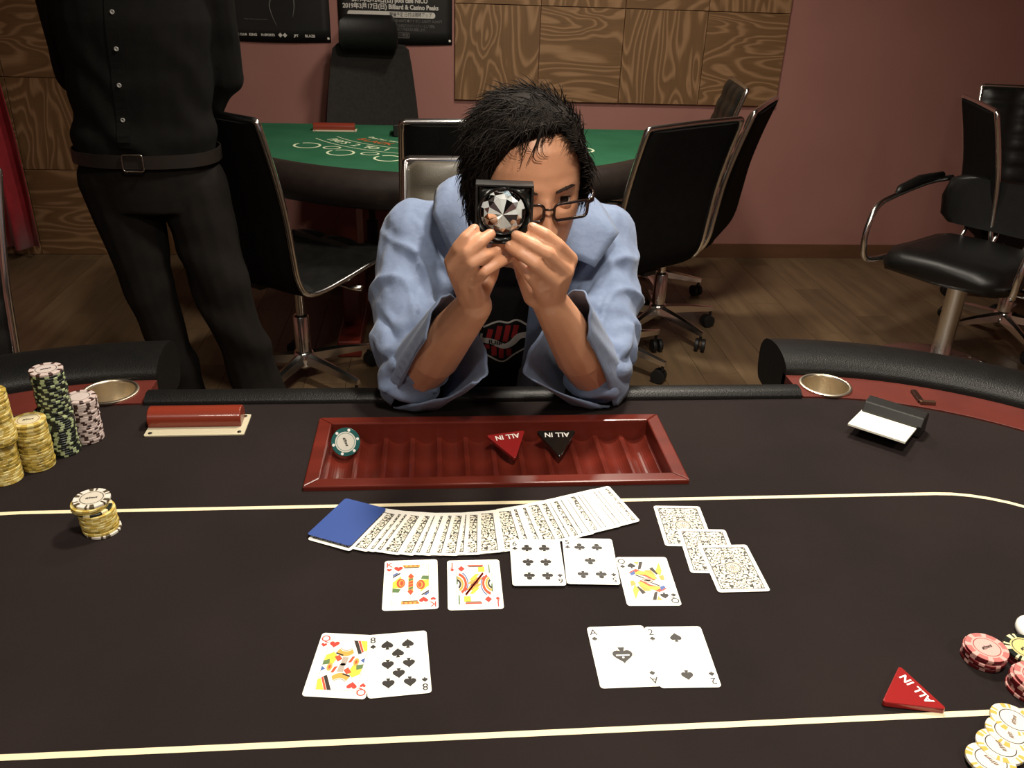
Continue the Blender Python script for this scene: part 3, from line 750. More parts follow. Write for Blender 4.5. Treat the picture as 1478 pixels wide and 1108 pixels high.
# court pictures: flat coloured shapes in the upper half, turned once about the middle
AW, AH = .0208, .0345
def arcband(cx, cy, r0, r1, a0, a1, n=10):
    return [(cx+r1*math.cos(R(a0+(a1-a0)*k/n)), cy+r1*math.sin(R(a0+(a1-a0)*k/n))) for k in range(n+1)] + [(cx+r0*math.cos(R(a1-(a1-a0)*k/n)), cy+r0*math.sin(R(a1-(a1-a0)*k/n))) for k in range(n+1)]
def ell(cx, cy, rx, ry, n=16): return [(cx+rx*math.cos(2*PI*k/n), cy+ry*math.sin(2*PI*k/n)) for k in range(n)]
ART = {
 'K': [(CY_, [(-1, .1), (-.55, .42), (-.5, 0), (-.5, -.2), (-1, -.2)]), (CK_, [(-1, .40), (-.62, .60), (-.58, .54), (-1, .33)]), (CB_, [(-1, .5), (-.66, .7), (-.6, .62), (-1, .41)]),
       (CR_, ell(-.55, .05, .24, .24)), (CTN, ell(-.52, .05, .15, .17)), (CR_, ell(-.5, .05, .1, .13)), (CG_, [(-1, -.2), (-.55, -.25), (-.65, -.42), (-1, -.4)]),
       (CTN, [(-.14, 0), (-.14, .42), (.14, .42), (.14, 0)]), (CR_, [(-.16, .4), (0, .56), (.18, .38), (0, .26)]), (CG_, [(-.12, .24), (.12, .3), (.12, .2), (-.12, .14)]), (CR_, [(-.13, .1), (.13, .16), (.13, .04), (-.13, 0)]),
       (CTN, [(-.48, .86), (.5, .86), (.5, 1), (-.48, 1)]), (CK_, [(-.42, .84), (.44, .84), (.44, .88), (-.42, .88)])] + [(CR_, ell(-.36+.24*k, .95, .05, .04, 8)) for k in range(4)] + [(CGR, [(-.5, .62), (-.47, .62), (-.4, .8), (-.43, .8)]), (CGR, [(0, .62), (.02, .62), (.02, .8), (0, .8)])],
 'J': [(CG_, [(-1, 0), (-1, .42), (-.93, .42), (-.93, 0)]), (CY_, [(.25, .62), (.62, .62), (.62, .9), (.25, .9)]), (CR_, [(-.35, .93), (.55, .93), (.55, 1), (-.35, 1)]), (CK_, [(-.3, .88), (.52, .88), (.52, .92), (-.3, .92)]),
       (CK_, arcband(-1, 0, .16, .26, -60, 80)), (CTN, arcband(-1, 0, .28, .4, -65, 80)), (CR_, arcband(-1, .02, .44, .58, -60, 75)), (CB_, arcband(-1, .05, .6, .66, -45, 70)),
       (CTN, [(-.4, 0), (.0, .34), (.45, .3), (.2, 0)]), (CY_, [(-.3, .2), (.1, .52), (.3, .5), (0, .2)]), (CK_, [(-.16, -.04), (.02, .14), (.24, .14), (.16, .0), (0, 0)]), (CR_, [(-.55, -.52), (.48, .56), (.55, .5), (-.48, -.6)]),
       (CG_, [(.85, .55), (.92, .55), (.92, 1), (.85, 1)]), (CR_, [(.4, .3), (.6, .38), (.5, .1)])],
 'QH': [(CK_, [(.22, 1), (.42, 1), (.78, .48), (.62, .44)]), (CR_, [(.44, 1), (.56, 1), (.86, .55), (.78, .5)]), (CY_, [(.58, 1), (.95, 1), (1, .62), (.88, .56)]), (CTN, arcband(-.05, 1.05, .52, .72, 232, 308)), (CGR, arcband(-.05, 1.05, .46, .5, 232, 308)),
       (CY_, [(-1, .02), (-.95, .35), (-.6, .5), (-.35, .3), (-.5, 0)]), (CG_, [(-1, -.05), (-1, .12), (-.72, .2), (-.66, .0)]), (CR_, [(-.52, .3), (-.3, .38), (-.1, .22), (-.3, .1)]), (CK_, [(-.5, .42), (-.1, .34), (-.12, .4), (-.5, .48)]),
       (CGR, [(-.12, 0), (-.1, .3), (.2, .3), (.16, 0)]), (CR_, [(.22, .08), (.36, .34), (.5, .34), (.38, .1)]), (CTN, ell(.62, .12, .14, .16)), (CR_, ell(.62, .12, .06, .08)), (CR_, ell(0, 0, .14, .05)), (CB_, [(.8, .2), (1, .3), (1, .1)])],
 'QS': [(CK_, [(-.2, 1), (.02, 1), (-.2, .62), (-.4, .56)]), (CTN, [(-.5, 1), (-.22, 1), (-.42, .72), (-.55, .78)]), (CR_, [(-1, .42), (-.5, .62), (.2, .3), (.5, .02), (.36, -.02), (-.1, .22)]), (CY_, [(-.85, .34), (-.35, .5), (.3, .46), (.62, .1), (.4, .06), (.0, .3)]),
       (CK_, [(.28, .62), (.5, .72), (.72, .34), (.62, .3)]), (CB_, [(-.92, .38), (-.62, .52), (-.6, .34), (-.85, .26)]), (CTN, [(-.1, .55), (.35, .55), (.62, .2), (.2, .38)]), (CK_, [(-.62, .26), (.3, -.1), (.3, -.04), (-.6, .32)]),
       (CY_, [(.62, .5), (.96, .98), (.98, .5), (.8, .2)]), (CGR, [(-.3, 0), (-.1, .16), (.3, .06), (.1, -.04)]), (CTN, [(.7, .2), (1, .3), (1, .02), (.8, 0)])]}
def court(o, art, suit):
    b = MB()
    for x0, y0, x1, y1 in ((-AW, -AH, AW, -AH), (AW, -AH, AW, AH), (AW, AH, -AW, AH), (-AW, AH, -AW, -AH)):
        dx, dy = x1-x0, y1-y0; L_ = math.hypot(dx, dy); nx, ny = -dy/L_*.00022, dx/L_*.00022
        b.add([(x0-nx, y0-ny, ZP), (x1-nx, y1-ny, ZP), (x1+nx, y1+ny, ZP), (x0+nx, y0+ny, ZP)], [(0, 1, 2, 3)])
    b.build('picture_frame', mat('ink_line', srgb(120, 116, 120), .5), o)
    shapes = ART[art]; ms = []
    b = MB()
    for h in (1, -1):
        for i, (k, poly) in enumerate(shapes):
            if k not in ms: ms.append(k)
            pts = [(max(-1, min(1, x))*AW*h, max(-1, min(1, y))*AH*h, ZP+.00001+i*.000012) for x, y in poly]
            b.add(pts, [tuple(range(len(pts)))], ms.index(k))
    pc = b.build('court_picture', ms, o); pc['label'] = 'printed court figure'
    for h in (0, PI):
        q = Matrix.Rotation(h, 4, 'Z')
        bb = MB(); bb.prism(ell(-.0145, .0272, .0068, .0075), ZP+.0002, ZP+.00021); z = bb.build('picture_patch', CARDW, o); z.matrix_local = q
        p = obj('pip', pip_mesh(suit, .0105), o); p.matrix_local = q @ Matrix.Translation((-.0148, .0275, ZP+.00024))
card((-.030, .786), .011, 'king of hearts lying face up left of the jack', 'K', 'H', art='K')
card((.044, .783), -.006, 'jack of diamonds lying face up beside the king', 'J', 'D', art='J')
card((.121, .817), -.04, 'six of clubs lying face up against the card spread', '6', 'C', LAY['6'], z=.0028)
card((.186, .816), -.072, 'five of clubs lying face up beside the six', '5', 'C', LAY['5'], z=.0032)
card((.249, .780), -.04, 'queen of spades lying face up right of the clubs', 'Q', 'S', art='QS')
card((-.0965, .663), -.12, 'queen of hearts lying face up under the eight', 'Q', 'H', art='QH')
card((-.040, .662), .067, 'eight of spades lying face up on the queen of hearts', '8', 'S', LAY['8'], z=.0004, tilt=(0, -.004))
ace = card((.195, .661), -.002, 'ace of spades with one large emblem pip in the middle', 'A', 'S')
card((.257, .657), -.035, 'two of spades lying face up, its edge over the ace', '2', 'S', LAY['2'], z=.0004, tilt=(0, -.004))
# the ace's large ornamental spade, turned towards the dealer
GOLDI = mat('ink_gold', srgb(196, 170, 120), .5); ZA = ZP
def flat(polys, s, z, k, name, par, M=None):
    b = MB()
    for q, poly in enumerate(polys): b.add([(x*s, y*s, z+q*1e-6) for x, y in poly], [tuple(range(len(poly)))])
    o = b.build(name, k, par); 
    if M: o.matrix_local = M
    return o
TURN = Matrix.Rotation(PI, 4, 'Z')
flat(spade(1.), .0262, ZA, GOLDI, 'emblem_outline', ace, TURN); flat(spade(1.), .0248, ZA+.00003, CARDW, 'emblem_gap', ace, TURN); flat(spade(1.), .0228, ZA+.00006, INK, 'emblem_spade', ace, TURN)
flat([[(-.4, -.03), (.4, -.03), (.4, .06), (-.4, .06)]], .018, ZA+.0001, CARDW, 'emblem_band', ace); flat([ell(0, -.16, .07, .07)], .018, ZA+.0001, CARDW, 'emblem_dot', ace)
# face-down burn cards
card((.321, .887), -.059, 'face-down card at the top of the three stepped card backs', z=0, group='three stepped card backs')
card((.339, .833), -.07, 'face-down card in the middle of the three stepped backs', z=.0005, tilt=(.004, 0), group='three stepped card backs')
card((.359, .798), -.008, 'face-down card at the front of the three stepped backs', z=.001, tilt=(.006, 0), group='three stepped card backs')
# ribbon spread: the left card of each pair lies on top, every left edge touches the felt
KEYS = [(0, -.1115, .901, -28), (.25, -.045, .886, -16), (.45, .018, .879, -4), (.62, .078, .883, 6), (.8, .148, .902, 13), (1, .2228, .9287, 17)]
def key(t):
    for (a, *p), (b_, *q) in zip(KEYS, KEYS[1:]):
        if t <= b_: f = (t-a)/(b_-a); return [u+(v-u)*f for u, v in zip(p, q)]
    return KEYS[-1][1:]
rs = random.Random(5); NF = 38; wts = [rs.choice((.3, .8, 1., 1.5, 2.1)) if i < 22 else rs.choice((.3, .5, .8, .9)) for i in range(NF-1)]
acc = [0]
for v in wts: acc.append(acc[-1]+v)
for i in range(NF):
    x, y, a = key(acc[i]/acc[-1]); a = R(a+rs.uniform(-.8, .8)); tl = .045
    o = card((x, y+rs.uniform(-.0012, .0012)), a, 'face-down card in the long ribbon spread, '+('leftmost, mostly under the blue card' if i == 0 else 'rightmost of all' if i == NF-1 else ordinal(i+1)+' from the left'), group='cards of the ribbon spread')
    o.rotation_euler = (0, -tl, a); o.location.z = TZ+.0006+tl*CW/2
BLUE = mat('cut_card_blue', srgb(52, 76, 140), .45)
b = MB(); b.prism(rrect(CW, CH, .0038, 4), 0, .0006); cut = b.build('cut_card', BLUE, None, loc=(-.1125, .9065, TZ+.0052)); cut.rotation_euler = (0, -.03, R(-27.5))
tag(cut, 'plain blue plastic cut card on the left end of the spread', 'cut card')

# ================================================================== poker chips
CR0, CTH = .0215, .0034
def chip_mesh(name, base, spot, inlay, ring, nsp=8, frac=.38, pair=False, n=48, edge=None):
    ms = [base, spot, inlay, ring] + ([edge] if edge else []); b = MB(); ch = .0004
    prof = [(CR0-ch, 0), (CR0, ch), (CR0, CTH-ch), (CR0-ch, CTH), (.0155, CTH), (.0138, CTH), (.0128, CTH)]
    def spotk(k):
        u = (k+.5)/n*nsp % 1
        if pair: return .28 < u < .42 or .55 < u < .69
        return u < frac
    for j in range(len(prof)-1):
        for k in range(n):
            a0, a1 = 2*PI*k/n, 2*PI*(k+1)/n; (r0, z0), (r1, z1) = prof[j], prof[j+1]
            mi = (1 if spotk(k) else 0) if j < 4 else (3 if j == 5 else (0 if j == 4 and not inlay is None else 2))
            if j == 4: mi = 2
            if edge and mi == 0 and j < 3: mi = 4
            b.add([(r0*math.cos(a0), r0*math.sin(a0), z0), (r0*math.cos(a1), r0*math.sin(a1), z0), (r1*math.cos(a1), r1*math.sin(a1), z1), (r1*math.cos(a0), r1*math.sin(a0), z1)], [(0, 1, 2, 3)], mi)
    r = .0128; b.add([(r*math.cos(2*PI*k/n), r*math.sin(2*PI*k/n), CTH) for k in range(n)], [tuple(range(n))], 2)
    r = CR0-ch; b.add([(r*math.cos(2*PI*k/n), r*math.sin(2*PI*k/n), 0) for k in range(n)], [tuple(range(n-1, -1, -1))], 0)
    return b.mesh(name, ms)
def cm(n, c, r=.35): return mat('chip_'+n, srgb(*c), r)
GREYL = cm('line', (70, 66, 60))
C_YEL = chip_mesh('poker_chip', cm('yellow', (192, 164, 78)), cm('pale_yellow', (220, 202, 130)), cm('cream_inlay', (216, 204, 170)), cm('olive_line', (150, 120, 50)), 8, .45)
C_YEL2 = chip_mesh('poker_chip', cm('olive_yellow', (182, 156, 72)), cm('dull_olive', (136, 116, 50)), cm('cream_inlay', (216, 204, 170)), cm('olive_line', (150, 120, 50)), 8, .3)
C_GRN = chip_mesh('poker_chip', cm('black', (30, 34, 30)), cm('pale_green', (158, 170, 126)), cm('grey_inlay', (196, 182, 176)), cm('line', (70, 66, 60)), 8, .36)
C_BRN = chip_mesh('poker_chip', cm('dusty_white', (196, 178, 172)), cm('dark_brown', (64, 44, 40)), cm('grey_inlay', (196, 182, 176)), cm('line', (70, 66, 60)), 8, .36)
C_WHT = chip_mesh('poker_chip', cm('ivory', (214, 208, 198)), cm('dark_olive', (78, 68, 52)), cm('ivory_inlay', (200, 192, 176)), cm('line', (70, 66, 60)), 6, pair=True)
C_WHG = chip_mesh('poker_chip', cm('ivory', (214, 208, 198)), cm('gold_spot', (196, 166, 84)), cm('ivory_inlay2', (214, 209, 200)), cm('line', (70, 66, 60)), 6, pair=True)
C_RED = chip_mesh('poker_chip', cm('rose', (178, 108, 104)), cm('pink_spot', (212, 162, 154)), cm('rose_inlay', (206, 164, 156)), cm('rose_line', (150, 70, 66)), 8, .3, edge=cm('deep_red', (98, 22, 28)))
C_BLK = chip_mesh('poker_chip', cm('black', (30, 34, 30)), cm('cream_spot', (226, 214, 170)), cm('yellow_inlay', (204, 190, 128)), cm('line', (70, 66, 60)), 6, pair=True)
C_TEAL = chip_mesh('poker_chip', cm('teal', (18, 84, 82)), cm('teal2', (22, 92, 90)), cm('white_inlay', (214, 212, 200)), cm('teal_line', (120, 150, 146)), 6, .2)
C_BKE = chip_mesh('poker_chip', cm('cream_spot', (226, 214, 170)), cm('black', (30, 34, 30)), cm('grey_inlay', (196, 182, 176)), GREYL, 6, .6)
rc_ = random.Random(3)
def emblem(o, k, z=None, rot=0.):
    """the small blurred crest printed on a chip's inlay"""
    b = MB(); z = CTH+.0001 if z is None else z; re_ = random.Random(8)
    for i in range(7):
        x0 = -.0062+.0019*i; h0 = .0012+.0016*re_.random(); w0 = .0005+.0005*re_.random(); y0 = re_.uniform(-.0006, .0006)
        b.add([(x0-w0, y0-h0, z), (x0+w0, y0-h0*.7, z), (x0+w0*1.6, y0+h0, z), (x0-w0*.4, y0+h0*.8, z)], [(0, 1, 2, 3)])
    b.add([(-.006, .0012, z), (.0062, .0004, z), (.0062, .0009, z), (-.006, .0018, z)], [(0, 1, 2, 3)])
    q = b.build('inlay_print', k, o); q.rotation_euler.z = rot; return q
def chip(me, x, y, z, label, group, tilt=(0, 0), rz=None, inlay_text=None, tk=None):
    o = obj('poker_chip', me, None, (x, y, z)); o.rotation_euler = (tilt[0], tilt[1], rc_.uniform(0, 6.28) if rz is None else rz)
    tag(o, label, 'poker chip', group)
    if inlay_text: emblem(o, tk or INK)
    return o
def stack(mes, x, y, n, label, group, z=TZ+.0006, jit=.0007, drift=(0, 0), toptext=None, toplabel=None):
    for i in range(n):
        me = mes[rc_.randrange(len(mes))] if isinstance(mes, list) else mes
        last = i == n-1
        chip(me, x+rc_.uniform(-jit, jit)+drift[0]*i, y+rc_.uniform(-jit, jit)+drift[1]*i, z+i*(CTH+.00008), (toplabel if last and toplabel else (label if n == 1 else label+', '+ordinal(i+1)+' from below')), group, inlay_text=toptext if last else None, rz=None if not (last and toptext) else .3)
    return z+n*(CTH+.00008)
YM = [C_YEL, C_YEL, C_YEL2]
z1 = stack(YM, -.582, 1.031, 17, 'yellow chip in lower half of the tall yellow stack', 'tall yellow chip stack')
z1 = stack(YM, -.576, 1.029, 21, 'yellow chip in upper half of the tall yellow stack', 'tall yellow chip stack', z=z1)
stack(C_YEL, -.590, 1.031, 5, 'yellow chip in the shifted top of the tall yellow stack', 'tall yellow chip stack', z=z1, toplabel='topmost yellow chip of the tall yellow stack')
stack(YM, -.552, 1.064, 21, 'yellow chip in the short yellow stack before the green one', 'short yellow chip stack', toptext='100', toplabel='topmost yellow chip of the short yellow stack')
z1 = stack(C_GRN, -.532, 1.102, 18, 'black chip with pale green edge spots, lower half of the tall stack', 'green and black chip stack')
chip(C_GRN, -.540, 1.104, z1, 'black and green chip jutting out left in the middle of the tall stack', 'green and black chip stack'); z1 += CTH+.0001
z1 = stack(C_GRN, -.534, 1.106, 17, 'black chip with pale green edge spots, upper half of the tall stack', 'green and black chip stack', z=z1)
chip(C_BRN, -.534, 1.106, z1, 'pale grey chip topping the tall green and black stack', 'green and black chip stack', inlay_text='25')
stack(C_BRN, -.511, 1.137, 20, 'brown-spotted dusty white chip in the stack near the cup holder', 'brown and white chip stack', toplabel='topmost dusty white chip of the brown spotted stack')
# small stack on the betting line
SG = 'small stack standing on the cream line'
z1 = stack(C_WHT, -.415, .907, 1, 'white chip with dark spots at the bottom of the small stack', SG)
z1 = stack(YM, -.417, .9085, 8, 'yellow chip in the small stack standing on the cream line', SG, z=z1)
z1 = stack(C_BKE, -.420, .909, 1, 'black edged chip in the middle of the small stack', SG, z=z1)
z1 = stack([C_YEL], -.424, .908, 2, 'yellow chip below the white top of the small stack', SG, z=z1)
chip(C_WHT, -.4215, .911, z1, 'white chip with dark spots on top of the small stack', SG, inlay_text='50', rz=.2)
# chips at the lower right edge
RG = 'red chips at the right edge'
stack(C_RED, .581, .637, 5, 'deep red edged chip in the left red stack at the right edge', RG, jit=.0015, toptext='5', toplabel='rose coloured chip on top of the left red stack')
stack(C_RED, .603, .592, 5, 'deep red edged chip in the stack nearest the right frame edge', RG, jit=.003)
chip(C_RED, .606, .590, TZ+.0006+5*(CTH+.00008), 'rose chip on top of the stack nearest the right frame edge', RG, inlay_text='5')
stack(C_RED, .628, .638, 3, 'deep red edged chip under the black and yellow chip', RG, jit=.001)
chip(C_BLK, .626, .636, TZ+.0006+3*(CTH+.0001), 'black chip with cream spots and pale yellow centre', RG, inlay_text='100', tilt=(.03, 0))
b = MB(); b.lathe([(.0005, 0), (.024, 0), (.0255, .002), (.0255, .007), (.024, .009), (.0005, .009)], 40)
db = b.build('dealer_button', mat('white_plastic', srgb(240, 238, 230), .3), None, True, loc=(.668, .668, TZ+.0006), auto=40); tag(db, 'plain white round dealer button at the right frame edge', 'dealer button')
WG = 'white chips by the near line'
for i, (px, py, tx) in enumerate(((.562, .553, '1'), (.547, .537, '1'), (.528, .522, '1'), (.508, .506, '1'))):
    o = chip(C_WHG, px, py, TZ+.0006+i*.0012, ('first white and gold chip of the row, nearest the cream line', 'second white and gold chip of the slanting row', 'third white and gold chip of the slanting row', 'last white and gold chip of the row, at the bottom edge')[i], WG, tilt=(.05, .03), inlay_text='NICO', rz=.9+.35*i, tk=mat('chip_print', srgb(120, 100, 84), .5))
    o.rotation_euler = (.055, .06, .9+.35*i)

# ================================================================== all-in triangles
def triangle(loc, rot, k, label, s=.063, th=.007):
    r = empty('all_in_marker', loc); r.rotation_euler = rot; tag(r, label, 'marker', 'all-in triangles')
    h = s*math.sqrt(3)/2; rr = .0025
    P0 = []
    for vx, vy, a0 in ((s/2, h/3, -30), (-s/2, h/3, 90), (0, -2*h/3, 210)):
        L_ = math.hypot(vx, vy); cx_, cy_ = vx*(1-2*rr/L_), vy*(1-2*rr/L_)
        P0 += [(cx_+rr*math.cos(R(a0+120*t/4)), cy_+rr*math.sin(R(a0+120*t/4))) for t in range(5)]
    b = MB(); b.prism(P0, 0, th); bd = b.build('acrylic_block', k, r, bevel=.0012, seg=2)
    text_obj('lettering', 'ALL IN', .0125, mat('letter_white', srgb(240, 236, 230), .5), r, Matrix.Translation((0, h/3-.0088, th+.0002)) @ Matrix.Rotation(PI, 4, 'Z'), bold=.0003, space=1.05)
    return r
REDA = mat('red_acrylic', srgb(142, 34, 34), .2, coat=.4); BLKA = mat('black_acrylic', srgb(26, 24, 22), .18, coat=.6)
triangle((.4735, .5905, TZ+.0006), (0, 0, R(-72)), REDA, 'red triangular ALL IN marker on the felt by the near line')
triangle((.111, 1.117, TZ-.0085), (R(18), 0, R(13)), REDA, 'red triangular ALL IN marker lying in the chip tray')
triangle((.1865, 1.121, TZ-.0085), (R(18), 0, 0), BLKA, 'black triangular ALL IN marker lying in the chip tray')
# teal chip leaning in the first slot
tc_ = empty('leaning_chip', (-.1345, 1.1215, TZ-.003)); tc_.rotation_euler = (R(62), 0, 0); tag(tc_, 'teal chip with white dots leaning upright in the tray slot', 'poker chip')
obj('chip_body', C_TEAL, tc_)
for k in range(6):
    a = 2*PI*k/6+.25; b = MB(); b.lathe([(.0022, CTH), (.0022, CTH+.0002)], 12, (.0183*math.cos(a), .0183*math.sin(a), 0)); b.build('edge_dot', mat('dot_white', srgb(235, 235, 230), .4), tc_)
emblem(tc_, INK, rot=-1.2)

# ================================================================== card holders on the felt
rod_holder((-.3605, 1.1705, TZ+.0004), R(0.5), 'red rounded card holder on ivory plate beside the dealer edge', .138)
bh = empty('card_holder', (.735, 1.142, TZ+.0006), R(-43)); tag(bh, 'black card holder with raised white plate near the right rail', 'card holder')
b = MB(); b.loft([[Vector((x, y, z)) for y, z in ((-.018, .003), (-.02, .022), (-.012, .034), (.012, .036), (.02, .03), (.022, .0))] for x in (-.046, .046)]); b.build('black_bar', mat('black_abs', srgb(30, 29, 27), .4), bh, bevel=.0015)
WPL = mat('white_plate', srgb(244, 242, 228), .4)
b = MB(); b.prism(rrect(.087, .074, .001), 0, .004); q = b.build('white_plate', WPL, bh, bevel=.0005, seg=1); q.location = (-.004, -.046, .016); q.rotation_euler = (R(-3), 0, 0)
b = MB(); b.box((0, -.026, .0075), (.05, .02, .015)); b.build('hinge_block', DARK_PLASTIC, bh)
cl = empty('metal_clip', (.828, 1.222, TZ+.0032), R(-10)); tag(cl, 'small dark L-shaped metal clip on the red racetrack', 'clip')
b = MB(); b.box((-.004, .012, .003), (.009, .04, .006)); b.build('long_arm', mat('clip_metal', srgb(70, 48, 40), .3, .7), cl, bevel=.0008)
b = MB(); b.box((.006, -.01, .003), (.026, .008, .006)); b.build('short_arm', mat('clip_metal2', srgb(120, 90, 74), .3, .8), cl, bevel=.0008)

# ================================================================== people
SKIN = noisy('warm_skin', srgb(196, 142, 110), srgb(206, 152, 120), 22, .44, .12, 420, spec=.45)
_n, _l, _b = nodes(SKIN); _b.inputs['Subsurface Weight'].default_value = .12; _b.inputs['Subsurface Radius'].default_value = (.012, .005, .003); _b.inputs['Subsurface Scale'].default_value = .6
HAIRM = noisy('black_hair', srgb(22, 19, 17), srgb(36, 30, 26), 60, .7, 0, spec=.12)
def fuse(name, mb, voxel, it=6, fac=.5, post=None):
    """weld overlapping closed volumes into one skin"""
    me = mb.mesh(name, SKIN); o = bpy.data.objects.new(name, me); col.objects.link(o)
    r = o.modifiers.new('r', 'REMESH'); r.mode = 'VOXEL'; r.voxel_size = voxel
    s = o.modifiers.new('s', 'SMOOTH'); s.iterations = it; s.factor = fac
    dg = bpy.context.evaluated_depsgraph_get(); dg.update()
    out = bpy.data.meshes.new_from_object(o.evaluated_get(dg)); out.name = name
    bpy.data.objects.remove(o); bpy.data.meshes.remove(me)
    if post: post(out)
    out.polygons.foreach_set('use_smooth', [True]*len(out.polygons)); out.update()
    return out
def capsule(b, p0, p1, r0, r1, n=14, k=5):
    p0, p1 = Vector(p0), Vector(p1); t = (p1-p0); L_ = max(t.length, 1e-6); t /= L_
    u = t.orthogonal().normalized(); v = t.cross(u); rings = []
    for j in range(k+1):
        a = PI/2*(1-j/k); rings.append((p0-t*r0*math.sin(a), max(r0*math.cos(a), 1e-4)))
    for j in range(k+1):
        a = PI/2*j/k; rings.append((p1+t*r1*math.sin(a), max(r1*math.cos(a), 1e-4)))
    b.loft([[c+r*(math.cos(2*PI*i/n)*u+math.sin(2*PI*i/n)*v) for i in range(n)] for c, r in rings])
def chain(b, pts, rr):
    for i in range(len(pts)-1): capsule(b, pts[i], pts[i+1], rr[i], rr[i+1])
def body_loft(b, secs, n=28, power=2.4):
    """secs: centre, half width, half depth, up direction of travel; widths along x"""
    rings = []
    for c, hw, hdp, tilt in secs:
        c = Vector(c); fw = Vector((0, math.cos(tilt), math.sin(tilt))); ring = []
        for i in range(n):
            a = 2*PI*i/n; ca, sa = math.cos(a), math.sin(a)
            q = (abs(ca)**power+abs(sa)**power)**(-1/power)
            ring.append(c+Vector((hw*ca*q, 0, 0))+fw*hdp*sa*q)
        rings.append(ring)
    b.loft(rings)
# ---- head: stacked sections with a modelled face; x = the person's left, y = forward, z = up, origin mid head
HS = [(.1195, .004, .004, .006), (.117, .022, .026, .03), (.111, .037, .044, .05), (.097, .055, .067, .071), (.075, .067, .0845, .088), (.045, .0745, .0935, .097), (.012, .0765, .0955, .096), (-.02, .0745, .0935, .088), (-.05, .070, .0905, .070), (-.075, .0635, .088, .046), (-.095, .053, .085, .026), (-.108, .040, .080, .006), (-.116, .024, .070, -.02), (-.119, .006, .052, -.034)]
def head_section(z):
    for (z0, *a), (z1, *c) in zip(HS, HS[1:]):
        if z <= z0 and z >= z1:
            f = (z0-z)/(z0-z1); return [u+(v-u)*f for u, v in zip(a, c)]
    return HS[-1][1:]
def G(x, s): return math.exp(-(x/s)**2)
def face_bump(x, z):
    d = 0.
    t = min(max((.016-z)/.05, 0), 1)                                  # nose, bridge to tip
    if z < .03: d += (.005+.030*t**1.1)*G(x, .0085+.0055*t)*(1 if z > -.034 else max(0, 1-(-.034-z)/.011))*min(1, (.03-z)/.02)
    d += .0105*(G(x-.014, .008)+G(x+.014, .008))*G(z+.033, .008)       # wings
    for s in (-1, 1):
        xx = s*x
        d += .0055*G(xx-.030, .020)*G(z-.026, .0085)                  # brow
        d -= .0125*G(xx-.031, .0165)*G(z-.004, .0105)                 # socket
        d += .0035*G(xx-.030, .014)*G(z+.010, .004)                   # lower lid
        d += .0045*G(xx-.043, .018)*G(z+.026, .018)                   # cheek
        d -= .003*G(xx-.032, .008)*G(z+.048, .016)                    # fold beside the mouth
    d += .006*G(x, .02)*G(z+.060, .0055)+.006*G(x, .017)*G(z+.0715, .006)-.005*G(x, .022)*G(z+.0655, .0025)
    d -= .004*G(x, .02)*G(z+.083, .007)
    d += .005*G(x, .017)*G(z+.103, .012)
    d += .003*G(x, .04)*G(z-.075, .03)
    return d
def head_point(th, z, off=0.):
    w_, f_, b_ = head_section(z); s, c = math.sin(th), math.cos(th); dp = f_ if c > 0 else b_
    mid = 0.
    if b_ < .02: mid = (.02-b_)*.5; dp = (f_-mid) if c > 0 else (b_+mid)
    x = w_*s; y = mid+dp*c*(1 if c < 0 else abs(c)**-.12 if abs(c) > .05 else 1)
    if c > 0: y += face_bump(x, z)*min(1, c*2.2)
    p = Vector((x, y, z))
    if off: p += Vector((s*w_, c*max(dp, .02), z*.7)).normalized()*off
    return p
def head_loft(b, M):
    zs = [.1195-.2385*(j/86) for j in range(87)]; n = 88
    # denser rows of columns at the face
    th = [math.copysign(abs(u)**1.25, u)*PI for u in [-1+2*k/n for k in range(n)]]
    b.loft([[M @ head_point(t, z) for t in th] for z in zs])
    for s in (-1, 1):                                                  # ears
        path = smooth_path([Vector((s*.070, -.004, .016)), Vector((s*.076, -.012, .028)), Vector((s*.080, -.022, .022)), Vector((s*.079, -.022, -.002)), Vector((s*.077, -.012, -.022)), Vector((s*.071, -.004, -.03))], 3)
        for p, q in zip(path, path[1:]): capsule(b, M @ p, M @ q, .0058, .0058, 8, 3)
        b.ball(M @ Vector((s*.075, -.012, 0)), (.006, .013, .024), M=M.to_3x3().normalized())
